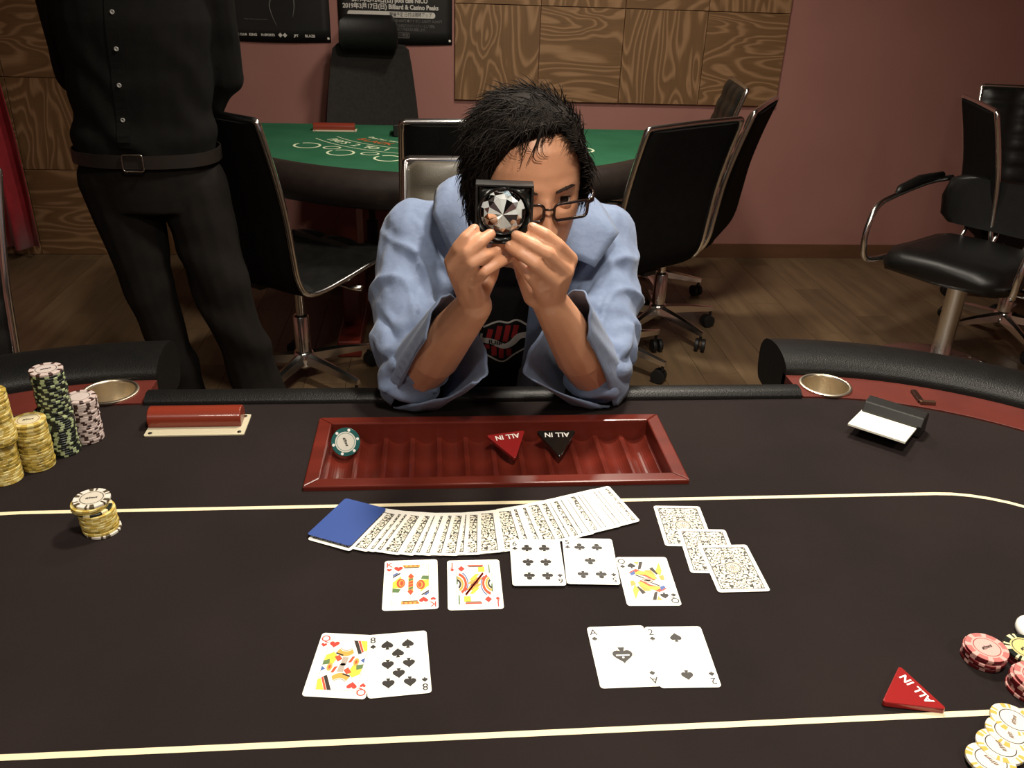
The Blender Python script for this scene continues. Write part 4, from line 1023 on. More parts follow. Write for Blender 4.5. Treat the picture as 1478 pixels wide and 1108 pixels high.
def face_parts(M, parent, brow_k, gaze=0.):
    for s in (-1, 1):
        e = M @ Vector((s*.0315, head_point(.33*s, .003).y-.0118+.0060, .0035)); R3 = M.to_3x3().normalized() @ Matrix.Rotation(R(gaze), 3, 'X')
        b = MB(); b.ball(e, .0118, 20, 12, R3); ey = b.build('eyeball', mat('eye_white', srgb(196, 182, 170), .25), parent, True)
        fwd = (R3 @ Vector((-.02*s, 1, 0))).normalized(); u = fwd.orthogonal().normalized(); v = fwd.cross(u)
        for nm, r, dz, k in (('iris', .0064, .0100, mat('iris_brown', srgb(34, 22, 17), .2)), ('pupil', .0028, .0118, mat('pupil_black', (.005, .005, .005), .1))):
            b = MB(); b.loft([[e+fwd*(dz+dd)+rr*(math.cos(2*PI*i/20)*u+math.sin(2*PI*i/20)*v) for i in range(20)] for rr, dd in ((r, 0), (r*.6, .0013), (.0003, .0021))]); b.build(nm, k, ey, True)
        # lids: bands of skin over the ball
        for nm, a0, a1 in (('upper_lid', 20, 74), ('lower_lid', -16, -62)):
            b = MB(); rings = []
            for j in range(6):
                el = R(a0+(a1-a0)*j/5); row = []
                for i in range(15):
                    az = R(-78+156*i/14); cv = (1-.32*(az/R(78))**2)
                    d = Vector((math.sin(az)*math.cos(el*cv), math.cos(az)*math.cos(el*cv), math.sin(el*cv)))
                    row.append(e+R3 @ (d*(.01285+.0006*j/5)))
                rings.append(row)
            b.loft(rings, closed=False, caps=False); q = b.build(nm, SKIN, ey, True); sm = q.modifiers.new('s', 'SOLIDIFY'); sm.thickness = .0012
        b = MB(); lash = []
        for i in range(15):
            az = R(-72+144*i/14); el = R(20)*(1-.32*(az/R(78))**2); lash.append(e+R3 @ (Vector((math.sin(az)*math.cos(el), math.cos(az)*math.cos(el), math.sin(el)))*.0135))
        b.tube(lash, [.0003+.0006*math.sin(PI*i/14) for i in range(15)], 5); b.build('lash_line', HAIRM, ey, True)
        b = MB(); pts = []
        for i in range(9):
            x = .013+.036*i/8; z = .0215+.0055*math.sin(PI*min(1, i/7)*.75)-.004*max(0, i/8-.7)
            th = math.asin(min(.95, x/head_section(z)[0])); p = head_point(th*s, z, .0002); pts.append(M @ p)
        rb = random.Random(31+s); K = smooth_path(pts, 8)
        for q in range(150):
            i = rb.randrange(0, len(K)-9); f = i/len(K); wd = .0032*math.sin(PI*min(1, .15+f*.95))**.7
            up_ = M.to_3x3() @ Vector((0, 0, 1)); fw_ = M.to_3x3() @ Vector((0, 1, 0)); o_ = up_*rb.uniform(-wd, wd)
            p0 = K[i]+o_+fw_*.0006; p1 = K[i+4]+o_*.8+up_*.0012+fw_*.0012; p2 = K[i+8]+o_*.5+fw_*.0006
            b.tube([p0, p1, p2], [.0004, .00035, .0001], 4)
        b.build('eyebrow', mat('brow_hair', srgb(46, 33, 27), .7), parent, True)
def hair_cap(M, parent, line, thick, seed, strands, slen, wisps=(), fringe=0):
    """scalp volume plus locks; line(th) gives the hairline height at each azimuth"""
    rd = random.Random(seed); b = MB(); n = 96; rows = 34; rings = []
    for j in range(rows+1):
        row = []
        for k in range(n):
            t = -PI+2*PI*k/n; z0 = line(t); z = .119-(.119-z0)*(j/rows)**.9
            e = (1-(j/rows)**6); nz = noise.noise(Vector((math.sin(t)*5, math.cos(t)*5, z*55)))*.5+noise.noise(Vector((math.sin(t)*14, math.cos(t)*14, z*110)))*.35
            row.append(M @ head_point(t, z, (thick*(1+.55*nz))*e+.0004))
        rings.append(row)
    b.loft(rings, caps=False)
    b.add([sum((Vector(p) for p in rings[0]), Vector())/n], [])
    b.f.append(tuple(range(n-1, -1, -1))); b.mi.append(0)
    for q in range(strands):
        while True:
            q3 = Vector((rd.gauss(0, 1), rd.gauss(0, 1), rd.gauss(0, 1))).normalized(); t = math.atan2(q3.x, q3.y); z = q3.z*.118
            if z > line(t)+.006: break
        root = head_point(t, z, thick*.6); out = Vector((math.sin(t)*math.sqrt(max(0, 1-(z/.12)**2)), math.cos(t)*math.sqrt(max(0, 1-(z/.12)**2)), z/.12)).normalized()
        front = math.cos(t) > 0 and z > .06
        side = Vector((-.85, .12, -.05)) if z > .06 else Vector((math.sin(t)*.25, -.25, -1))
        side = (side-out*side.dot(out)).normalized()
        cur = rd.uniform(-1, 1); L_ = slen*rd.uniform(.6, 1.3)
        pts = []; p = root.copy(); d = (out*(.22 if z > .06 else .08)+side*.8+Vector((rd.uniform(-.45, .45), rd.uniform(-.45, .45), rd.uniform(-.3, .3)))).normalized()
        for i in range(6):
            pts.append(M @ p); p = p+d*L_/5; ax = out
            d = (Matrix.Rotation(cur*.3, 3, ax) @ d - out*.13 + Vector((0, 0, -.03))).normalized()
            # stay outside the scalp
            zz = max(min(p.z, .118), -.1); tt = math.atan2(p.x, p.y); h = head_point(tt, zz, thick*.8)
            rad = math.hypot(h.x, h.y)+.0005
            if math.hypot(p.x, p.y) < rad and p.z < .112: s_ = rad/max(1e-5, math.hypot(p.x, p.y)); p = Vector((p.x*s_, p.y*s_, p.z))
        w0 = rd.uniform(.0004, .0009); b.tube(pts, [w0*.7, w0, w0*.95, w0*.8, w0*.5, w0*.15], 4)
    for q in range(fringe):
        t = rd.uniform(-1.35, 1.35); z = line(t)+rd.uniform(-.002, .012); pts = []; L_ = rd.uniform(.014, .032); dt = rd.uniform(-.5, -.1)*(1 if t > -1.1 else .3); up_ = rd.uniform(.2, 1.0)
        for i in range(5): f = i/4; pts.append(M @ head_point(t+dt*f*L_/.03, min(.1185, z+L_*up_*f*.8), .0008+(thick*1.25)*min(1, f*1.6+(z-line(t))/.012*.6)+.0015*math.sin(PI*f)))
        w0 = rd.uniform(.0004, .0008); b.tube(pts, [w0*.5, w0, w0, w0*.7, w0*.2], 4)
    for pts in wisps:
        pp = smooth_path([M @ head_point(t, z, o) for t, z, o in pts], 5); b.tube(pp, [.0009*(1-.8*i/len(pp)) for i in range(len(pp))], 4)
    o = b.build('hair', HAIRM, parent, True); o['label'] = 'short tousled black hair'; return o
# ------------------------------------------------------------------ seated man
HC = Vector((.1335, 1.243, 1.111))
fwd = Vector((.215, -.96, -.13)).normalized(); upv = Vector((.0, -.12, .96))
# x axis of the head (its +x is image right)
zx = fwd.cross(upv).normalized(); xh = -zx if zx.x < 0 else zx
zh = xh.cross(fwd); zh = zh if zh.z > 0 else -zh
HM = Matrix.Translation(HC) @ Matrix((xh, fwd, zh)).transposed().to_4x4()
HAND = {
 'L': dict(wrist=(.054, 1.09, .983), idx=[(.023, 1.055, 1.059), (.031, 1.036, 1.084), (.04, 1.034, 1.097), (.051, 1.042, 1.106)], mid=[(.026, 1.045, 1.051), (.042, 1.024, 1.081), (.057, 1.028, 1.093), (.071, 1.04, 1.1)], ring=[(.036, 1.043, 1.041), (.048, 1.021, 1.069), (.064, 1.028, 1.076), (.08, 1.046, 1.075)], pinky=[(.05, 1.047, 1.032), (.064, 1.026, 1.055), (.079, 1.034, 1.062), (.093, 1.048, 1.064)], thumb=[(.059, 1.085, 1.003), (.075, 1.1, 1.024), (.083, 1.1, 1.053), (.086, 1.096, 1.075)]),
 'R': dict(wrist=(.159, 1.09, .988), idx=[(.178, 1.06, 1.061), (.157, 1.036, 1.088), (.14, 1.034, 1.102), (.124, 1.044, 1.108)], mid=[(.172, 1.047, 1.049), (.143, 1.023, 1.081), (.121, 1.028, 1.092), (.104, 1.041, 1.098)], ring=[(.157, 1.043, 1.038), (.127, 1.021, 1.068), (.11, 1.027, 1.078), (.096, 1.041, 1.084)], pinky=[(.138, 1.05, 1.026), (.121, 1.03, 1.049), (.112, 1.038, 1.058), (.105, 1.049, 1.064)], thumb=[(.136, 1.085, 1.001), (.123, 1.1, 1.024), (.113, 1.1, 1.053), (.108, 1.096, 1.076)])}
HAND = {k: {n_: ((v[0], v[1], v[2]-.005) if n_ == 'wrist' else [(q[0], q[1], q[2]-.006) for q in v]) for n_, v in h_.items()} for k, h_ in HAND.items()}
ELB = {'L': Vector((-.030, 1.232, .800)), 'R': Vector((.258, 1.232, .800))}
SHO = {'L': Vector((-.022, 1.45, .968)), 'R': Vector((.290, 1.45, .968))}
NECKB = Vector((.135, 1.40, 1.02))
b = MB(); head_loft(b, HM)
chain(b, [HM @ Vector((0, -.035, -.05)), HM @ Vector((0, -.05, -.10)), NECKB], [.056, .056, .062])
def fingers(b, h):
    w_ = Vector(h['wrist'])
    for nm, rr in (('idx', (.0105, .0088, .0083, .0072)), ('mid', (.0108, .009, .0085, .0075)), ('ring', (.0105, .0086, .0081, .0071)), ('pinky', (.0095, .0075, .007, .0062))):
        P = [Vector(p) for p in h[nm]]; chain(b, P, rr)
        capsule(b, w_.lerp(P[0], .1), P[0], .0175, .0108)
    for a_, c_ in (('idx', 'mid'), ('mid', 'ring'), ('ring', 'pinky')):
        for f_ in (0., .28): p_ = Vector(h[a_][0]).lerp(Vector(h[a_][1]), f_); q_ = Vector(h[c_][0]).lerp(Vector(h[c_][1]), f_); capsule(b, p_, q_, .0095-.002*f_/.28, .0095-.002*f_/.28)
    T = [Vector(p) for p in h['thumb']]; capsule(b, w_, T[0], .019, .016); chain(b, T, (.016, .012, .010, .0085))
for s in 'LR':
    h = HAND[s]; w_ = Vector(h['wrist']); e = ELB[s]
    capsule(b, e, e.lerp(w_, .35), .037, .039); capsule(b, e.lerp(w_, .35), e.lerp(w_, .75), .040, .031); capsule(b, e.lerp(w_, .75), w_, .031, .0255)
    capsule(b, SHO[s], e, .034, .034); fingers(b, h)
    capsule(b, SHO[s], NECKB+Vector((0, .02, -.035)), .04, .045)
TORSO = [((.132, 1.76, .47), .15, .10, .1), ((.132, 1.75, .52), .17, .115, .15), ((.132, 1.68, .62), .165, .11, .45), ((.132, 1.60, .73), .165, .11, .5), ((.133, 1.53, .85), .172, .115, .5), ((.134, 1.48, .94), .165, .10, .55), ((.135, 1.44, 1.0), .11, .07, .7)]
body_loft(b, TORSO)
for s in (-1, 1):
    capsule(b, (.132+s*.09, 1.74, .51), (.132+s*.10, 1.42, .52), .085, .065); capsule(b, (.132+s*.10, 1.42, .50), (.132+s*.10, 1.48, .10), .058, .042)
man_me = fuse('person', b, .0026, 4, .5); man_me.materials.clear(); man_me.materials.append(SKIN)
man = obj('person', man_me); tag(man, 'man in open blue shirt at the table holding a boxed crystal before his eye', 'person')
face_parts(HM, man, HAIRM, 13.)
def hl(t):
    a = abs(t); s = 1 if t > 0 else -1
    pts = [(0, .094), (.25, .093), (.45, .096), (.62, .088), (.82, .066), (1.0, .044), (1.15, .016), (1.3, -.012), (1.55, -.026), (1.8, -.03), (2.4, -.07), (3.2, -.085)]
    if s < 0: pts = [(0, .094), (.25, .090), (.5, .086), (.75, .074), (.95, .052), (1.1, .026), (1.22, -.006), (1.4, -.036), (1.6, -.045), (1.8, -.05), (2.4, -.075), (3.2, -.085)]
    for (x0, z0), (x1, z1) in zip(pts, pts[1:]):
        if a <= x1: return z0+(z1-z0)*(a-x0)/(x1-x0)
    return -.085
WISP = []
rw = random.Random(9)
for k in range(30):
    t0 = rw.uniform(-.85, .45); z0 = .100; sw_ = rw.uniform(-.30, .02); ln_ = rw.uniform(.018, .045) if t0 < -.05 else rw.uniform(.008, .02); cu = rw.uniform(-.12, .25)
    WISP.append([(t0, z0, .016), (t0+sw_*.4, z0-ln_*.35, .013), (t0+sw_*.8, z0-ln_*.75, .006), (t0+sw_+cu*.4, z0-ln_, .003), (t0+sw_+cu, z0-ln_*1.05, .0025)])
hair_cap(HM, man, hl, 0.0105, 11, 7500, .036, WISP, 1500)
# finger nails
NAIL = mat('finger_nail', srgb(206, 156, 128), .35)
for s in 'LR':
    for nm in ('idx', 'mid', 'ring', 'pinky'):
        P = [Vector(p) for p in HAND[s][nm]]; d = (P[3]-P[2]).normalized(); c = P[3]-d*.0015
        out = (Vector((0, -.6, .8)) - d*d.dot(Vector((0, -.6, .8)))).normalized(); sd = d.cross(out)
        b = MB(); M3 = Matrix((sd, d, out)).transposed(); b.ball(c+out*(.0056 if nm != 'pinky' else .0047), (.0042, .0052, .0014), 12, 6, M3); b.build('fingernail', NAIL, man, True)

# black T-shirt under the shirt
TEE = noisy('black_cotton', srgb(20, 19, 19), srgb(26, 24, 23), 30, .85, .2, 500)
def grow(secs, g, dz=0): return [((c[0], c[1], c[2]+dz), hw+g, hd_+g, t) for c, hw, hd_, t in secs]
b = MB(); body_loft(b, grow(TORSO, .012)); chain(b, [NECKB+Vector((0, .01, -.05)), NECKB+Vector((0, -.005, -.005))], [.075, .068])
for s in 'LR': capsule(b, SHO[s], NECKB+Vector((0, .025, -.045)), .044, .048); capsule(b, SHO[s], SHO[s].lerp(ELB[s], .3), .047, .045)
tee_me = fuse('t_shirt', b, .006, 4, .5); tee_me.materials.clear(); tee_me.materials.append(TEE)
tee = obj('t_shirt', tee_me, man); tee['label'] = 'black T-shirt with a red crest print'
# trousers
TRO = noisy('dark_trousers', srgb(30, 28, 30), srgb(36, 34, 36), 30, .85, .2, 400)
b = MB(); body_loft(b, grow(TORSO[:3], .018, -.004))
for s in (-1, 1): capsule(b, (.132+s*.09, 1.74, .51), (.132+s*.10, 1.42, .52), .10, .078); capsule(b, (.132+s*.10, 1.42, .50), (.132+s*.10, 1.48, .10), .072, .058)
me = fuse('trousers', b, .008, 4); me.materials.clear(); me.materials.append(TRO); obj('trousers', me, man)
for s in (-1, 1):
    b = MB(); capsule(b, (.132+s*.10, 1.50, .045), (.132+s*.11, 1.30, .035), .045, .034); b.box((.132+s*.105, 1.40, .012), (.08, .27, .024)); b.build('shoe', mat('black_shoe', srgb(24, 22, 20), .35), man, True)

# blue shirt: torso and sleeves in one skin, front cut open, cloth thickness added
SHIRT = noisy('blue_oxford_cloth', srgb(108, 123, 152), srgb(115, 130, 158), 70, .85, .55, 70, sheen=.15)
def fold_noise(p, sx, sy, sz, seed): return noise.noise(Vector((p.x*sx+seed, p.y*sy, p.z*sz)))
def shirt_post(me):
    N_ = [v.normal.copy() for v in me.vertices]
    for v, n_ in zip(me.vertices, N_):
        p = v.co.copy()
        d = .0045*noise.noise(p*14)+.0035*fold_noise(p, 28, 9, 9, 3.1)
        for s in 'LR':
            # creases gathering round the elbow and along the upper arm
            e = ELB[s]; q = (p-e).length
            if q < .17:
                ax = (SHO[s]-e).normalized(); u = (p-e).dot(ax)
                d += .005*math.exp(-((q-.06)/.05)**2)*math.sin(105*u+45*p.x+7*noise.noise(p*15))
            ax = (e-SHO[s]); L_ = ax.length; ax.normalize(); u = (p-SHO[s]).dot(ax)/L_; rad = (p-SHO[s]-ax*u*L_)
            if -.1 < u < 1.1 and rad.length < .1:
                an = math.atan2(rad.x, rad.y); env = min(1, max(0, (u+.05)*3))
                w1 = 2*PI*(1.35*u)+1.9*an*(1 if s == 'L' else -1)+2.2*noise.noise(p*9); d += .005*env*(1-abs(math.sin(w1)))**1.8*1.7-.003*env
                d += .0014*env*math.sin(2*PI*4.5*u-2.4*an+4*noise.noise(p*14))
            a2 = (p-SHO[s]).length
            if a2 < .2: d += .005*math.sin(55*(p.x-SHO[s].x)+40*(p.z)+3*noise.noise(p*12))*math.exp(-(a2/.14)**2)
        v.co = p+n_*d
b = MB(); body_loft(b, grow(TORSO[2:], .028)); body_loft(b, [((.132, 1.70, .53), .195, .14, .2), ((.132, 1.66, .62), .193, .138, .45), ((.132, 1.60, .73), .193, .138, .5)])
for s in 'LR':
    sg = -1 if s == 'L' else 1; e = ELB[s]+Vector((sg*.006, 0, 0)); sh = SHO[s]+Vector((sg*.006, 0, -.004)); mid_ = sh.lerp(e, .5)+Vector((sg*.010, .012, -.01))
    capsule(b, sh, NECKB+Vector((sg*.02, .025, -.035)), .064, .062)
    chain(b, [sh, mid_, e+Vector((0, .012, .012))], [.066, .064, .058]); 
sh_me = fuse('shirt', b, .0042, 6, .5, shirt_post); sh_me.materials.clear(); sh_me.materials.append(SHIRT)
import bmesh
bm = bmesh.new(); bm.from_mesh(sh_me)
kill = []
for f in bm.faces:
    c = f.calc_center_median()
    front = c.y < 1.62-(c.z-.5)*.42 and c.z < 1.06
    cx_ = .121+.016*(c.z-.8); half = .040+.10*max(0, c.z-.90)
    if front and abs(c.x-cx_) < half and f.normal.y < .3: kill.append(f); continue
    # neck hole
    if (c-(NECKB+Vector((0, -.005, .02)))).length < .078 and c.z > .985: kill.append(f); continue
bmesh.ops.delete(bm, geom=kill, context='FACES')
bmesh.ops.smooth_vert(bm, verts=[v for v in bm.verts if v.is_boundary], factor=.5, use_axis_x=True, use_axis_y=True, use_axis_z=True)
bmesh.ops.smooth_vert(bm, verts=[v for v in bm.verts if v.is_boundary], factor=.5, use_axis_x=True, use_axis_y=True, use_axis_z=True)
bm.to_mesh(sh_me); bm.free()
shirt = obj('shirt', sh_me, man); q = shirt.modifiers.new('s', 'SOLIDIFY'); q.thickness = .0022; q.offset = 1
shirt['label'] = 'open light blue shirt'
# unbuttoned cuffs: troughs of cloth round the forearms, open towards the camera
def cuff(s):
    sg = -1 if s == 'L' else 1; e = ELB[s]; w_ = Vector(HAND[s]['wrist']); ax = (w_-e).normalized(); L_ = (w_-e).length
    toc = (Vector((0, 0, CAMZ))-e); f1 = (toc-ax*toc.dot(ax)).normalized(); f2 = ax.cross(f1); f2 = f2 if f2.x > 0 else -f2   # f2 = image right
    na, nt = 44, 22; rings = []
    for j in range(nt+1):
        u = j/nt; row = []
        for i in range(na+1):
            go = .05+.40*min(1, u*1.3); gi = .05+1.05*min(1, u*1.3)             # how far each edge draws back from the camera side
            lo, hi = (gi, 2*PI-go) if sg < 0 else (go, 2*PI-gi)               # image-right edge first
            ph = lo+(hi-lo)*i/na; side = math.sin(ph); outer = side*sg
            tm = .58+.26*max(0, outer)
            t = -.16+(tm+.16)*u
            inn = max(0, -outer)
            r = .0555-.004*u+.004*math.sin(2*ph+3*u+sg)*u+.0012*math.sin(11*ph+7*u)-.004*max(0, outer)*u
            c = e+ax*L_*t
            p = c+f1*(r*math.cos(ph)*.95-.003)+f2*side*r*(1+.42*inn*u)-Vector((0, 0, .020*inn*u))
            if p.z < .7535: p.z = .7535+.0005*math.sin(9*ph)
            row.append(p)
        rings.append(row)
    b = MB(); b.loft(rings, closed=False, caps=False); o = b.build('shirt_cuff', SHIRT, man, True); q = o.modifiers.new('s', 'SOLIDIFY'); q.thickness = .0025
    return o
cuff('L'); cuff('R')
# collar leaves
def collar(pts_in, pts_out, name='collar'):
    a = smooth_path([Vector(p) for p in pts_in], 5); c = smooth_path([Vector(p) for p in pts_out[:4]], 5); c += [c[-1].lerp(Vector(pts_out[4]), k/5) for k in range(1, 6)]; rings = []
    for k in range(7):
        f = k/6; bul = math.sin(PI*f)*.010
        rings.append([p.lerp(q_, f)+Vector((0, -bul*.4, bul)) for p, q_ in zip(a, c)])
    b = MB(); b.loft(rings, closed=False, caps=False); o = b.build(name, SHIRT, man, True); q = o.modifiers.new('s', 'SOLIDIFY'); q.thickness = .0035
collar([(.135, 1.475, 1.075), (.19, 1.46, 1.075), (.226, 1.41, 1.062), (.222, 1.36, 1.02), (.185, 1.335, .965)], [(.135, 1.515, 1.035), (.215, 1.50, 1.042), (.275, 1.43, 1.045), (.305, 1.345, 1.008), (.262, 1.31, .960)])
collar([(.135, 1.475, 1.075), (.08, 1.46, 1.075), (.044, 1.41, 1.065), (.048, 1.36, 1.03), (.075, 1.335, .975)], [(.135, 1.515, 1.035), (.055, 1.50, 1.045), (.01, 1.43, 1.058), (.0, 1.36, 1.03), (.03, 1.315, .97)])
# crest print on the T-shirt, laid onto the cloth
from mathutils.bvhtree import BVHTree
dgr = bpy.context.evaluated_depsgraph_get(); dgr.update(); bvh = BVHTree.FromPolygons([v.co for v in tee_me.vertices], [tuple(p.vertices) for p in tee_me.polygons])
def lay(name, poly, k, off, parent=tee):
    """drop a flat polygon strip (x, z) on the cloth from the front"""
    vs = []
    for x, z in poly:
        h = bvh.ray_cast(Vector((x, 1.0, z)), Vector((0, 1, 0)))
        vs.append((x, (h[0].y if h[0] else 1.45)-off, z))
    b = MB(); b.add(vs, [tuple(range(len(vs)))]); return b.build(name, k, parent)
def strip(path, w0):
    P = [Vector((x, z)) for x, z in path]; Lh, Rh = [], []
    for i, p in enumerate(P):
        t = (P[min(i+1, len(P)-1)]-P[max(i-1, 0)]).normalized(); n_ = Vector((-t.y, t.x)); Lh.append(p+n_*w0/2); Rh.append(p-n_*w0/2)
    return Lh, Rh
def lay_strip(name, path, w0, k, off):
    pp = [(p.x, p.y) for p in smooth_path([Vector((x, z, 0)) for x, z in path], 5)]; Lh, Rh = strip(pp, w0); vs = []
    for p in Lh+Rh:
        h = bvh.ray_cast(Vector((p.x, 1.0, p.y)), Vector((0, 1, 0))); vs.append((p.x, (h[0].y if h[0] else 1.45)-off, p.y))
    n_ = len(Lh); b = MB(); b.add(vs, [(i, i+1, n_+i+1, n_+i) for i in range(n_-1)]); return b.build(name, k, tee)
TW_, TR_ = mat('tee_print_white', srgb(225, 220, 215), .8), mat('tee_print_red', srgb(170, 44, 46), .8)
cx0, cz0 = .127, .778
lay_strip('crest_print', [(cx0-.04, cz0+.035), (cx0-.015, cz0+.048), (cx0+.004, cz0+.046), (cx0+.02, cz0+.052), (cx0+.042, cz0+.038)], .004, TW_, .002)
lay_strip('crest_print', [(cx0-.042, cz0+.02), (cx0-.044, cz0-.02), (cx0-.02, cz0-.045), (cx0+.002, cz0-.056), (cx0+.022, cz0-.035), (cx0+.045, cz0-.015)], .004, TW_, .002)
for dx, h0, h1 in ((-.03, .006, .03), (-.014, .004, .038), (.001, .0, .04), (.016, .01, .04)): lay_strip('crest_print', [(cx0+dx, cz0+h0), (cx0+dx+.004, cz0+h1)], .0095, TR_, .0018)
for dx, h0, h1 in ((-.03, -.02, -.008), (-.016, -.04, -.012), (-.002, -.047, -.018), (.012, -.04, -.02)): lay_strip('crest_print', [(cx0+dx, cz0+h0), (cx0+dx-.002, cz0+h1)], .0095, TR_, .0018)
lay_strip('crest_banner', [(cx0-.042, cz0+.004), (cx0-.022, cz0+.0), (cx0, cz0-.012), (cx0+.014, cz0-.004), (cx0+.026, cz0+.014), (cx0+.043, cz0+.018)], .014, TW_, .0025)
tm_ = text_mesh('JUIP', .015, bold=.0002)
for v in tm_.vertices:
    x, z = cx0-.016+v.co.x, cz0-.003+v.co.y-.28*(v.co.x)
    h = bvh.ray_cast(Vector((x, 1.0, z)), Vector((0, 1, 0))); v.co = Vector((x, (h[0].y if h[0] else 1.45)-.0032, z))
tm_.materials.clear(); tm_.materials.append(TEE); obj('crest_lettering', tm_, tee)

# ------------------------------------------------------------------ glasses
gl = empty('eyeglasses', HM @ Vector((0, .1, 0))); tag(gl, 'dark rectangular eyeglasses worn by the seated man', 'eyeglasses')
GI = Matrix.Translation(-gl.location)
DARKF = mat('tortoise_frame', srgb(34, 22, 18), .2, coat=.4)
def gp(x, y, z): return GI @ (HM @ Vector((x, y, z)))
for s in (-1, 1):
    out = []
    for x, z in rrect(.052, .0235, .007, 5): 
        xx = s*.0335+x; out.append(gp(xx, .1105-.0022*(abs(xx)/.03)**2, -.0008+z))
    b = MB(); b.tube(out, .0019, 6, loop=True, flat=(1.2, 1)); rim = b.build('rim', DARKF, gl, True)
    b = MB(); b.add([p for p in out], [tuple(range(len(out)))]); b.build('lens', mat('lens_glass', (1, 1, 1), .0, trans=1., ior=1.05), gl)
    b = MB(); b.tube([gp(s*.0585, .1, .006), gp(s*.070, .094, .009), gp(s*.080, .07, .008), gp(s*.082, .0, .008), gp(s*.078, -.02, .0)], [.002, .0028, .0024, .002, .0018], 6, flat=(1.8, .8)); b.build('temple', DARKF, gl, True)
b = MB(); b.tube([gp(-.0085, .1085, .0037), gp(0, .1165, .0062), gp(.0085, .1085, .0037)], .0016, 6); b.build('bridge', DARKF, gl, True)

# ------------------------------------------------------------------ box with the crystal
bx = empty('presentation_box', (.090, 1.0725, 1.1135)); bx.rotation_euler = (R(-2), R(0), R(-4)); tag(bx, 'small open black box held up by the seated man', 'box')
BOXB = mat('box_black', srgb(34, 33, 32), .42); SATIN = noisy('black_satin', srgb(20, 20, 19), srgb(30, 30, 28), 20, .3, .3, 60)
bw, bh_, bd = .0735, .076, .030
b = MB(); t_ = .003
b.box((0, bd/2-t_/2, 0), (bw, t_, bh_)); b.build('back_panel', BOXB, bx, bevel=.0006, seg=1)
for c, d in (((0, 0, bh_/2-t_/2), (bw, bd, t_)), ((0, 0, -bh_/2+t_/2), (bw, bd, t_)), ((-bw/2+t_/2, 0, 0), (t_, bd, bh_-2*t_)), ((bw/2-t_/2, 0, 0), (t_, bd, bh_-2*t_))):
    b = MB(); b.box(c, d); b.build('side_panel', BOXB, bx, bevel=.0006, seg=1)
b = MB(); n = 30; rings = []
for j in range(n+1):
    row = []
    for i in range(n+1):
        x, z = (-.5+i/n)*(bw-2*t_-.001), (-.5+j/n)*(bh_-2*t_-.001); r = math.hypot(x, z)
        y = -.010+.006*math.exp(-((r-.034)/.004)**2)*-1+(.012 if r < .029 else 0)+.002*math.sin(9*math.atan2(z, x)+60*r)*(1 if r > .031 else 0)
        row.append(Vector((x, y, z)))
    rings.append(row)
b.loft(rings, closed=False, caps=False); sl = b.build('satin_lining', SATIN, bx, True); q = sl.modifiers.new('s', 'SOLIDIFY'); q.thickness = .001
# the stone: round cut with radiating facets
gm = empty('crystal', (.0875, 1.0585, 1.1165)); gm.rotation_euler = (R(-2), 0, R(-4)); tag(gm, 'round faceted clear crystal seated in the black box', 'crystal')
GLS = [mat('crystal_bright', (.93, .95, .96), .22, 1.), mat('crystal_mirror', (.75, .80, .82), .06, 1.), mat('crystal_blue', (.55, .72, .82), .15, 1.), mat('crystal_dark', (.16, .19, .19), .12, 1.), mat('crystal_amber', (.5, .28, .18), .15, 1.), mat('crystal_white', srgb(205, 212, 210), .25)]  # facet colours stand in for glints and reflections in clear glass
rg = random.Random(21); NG = 14; gr = .0285
def ringp(r, y, k, n, ph=0.): return Vector((r*math.cos(2*PI*(k+ph)/n), y, r*math.sin(2*PI*(k+ph)/n)))
core = MB(); crown = MB()
for k in range(NG):
    a = [Vector((0, -.011, 0)), ringp(.019, -.0065, k, NG), ringp(.019, -.0065, k+1, NG)]
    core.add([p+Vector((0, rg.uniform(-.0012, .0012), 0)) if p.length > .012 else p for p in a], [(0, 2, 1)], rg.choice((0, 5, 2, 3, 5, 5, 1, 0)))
    m1 = ringp(.0245, -.003, k, NG, .5)
    for tri in ((ringp(.019, -.0065, k, NG), m1, ringp(.019, -.0065, k+1, NG)), (ringp(.019, -.0065, k, NG), ringp(.0245, -.003, k-1, NG, .5), m1)):
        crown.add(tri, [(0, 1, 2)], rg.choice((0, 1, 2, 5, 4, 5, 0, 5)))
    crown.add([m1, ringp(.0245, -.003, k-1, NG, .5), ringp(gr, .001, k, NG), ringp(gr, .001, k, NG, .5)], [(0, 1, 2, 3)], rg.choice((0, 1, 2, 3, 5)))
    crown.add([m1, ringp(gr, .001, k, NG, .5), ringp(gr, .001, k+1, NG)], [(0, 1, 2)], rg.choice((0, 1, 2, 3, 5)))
core.build('star_facets', GLS, gm); crown.build('crown_facets', GLS, gm)
b = MB(); b.lathe([(.0005, .012), (.018, .008), (gr, .0015), (gr, .0008), (.0005, .0008)], 32, M=Matrix(((1, 0, 0), (0, 0, 1), (0, 1, 0)))); b.build('pavilion', GLS[1], gm)

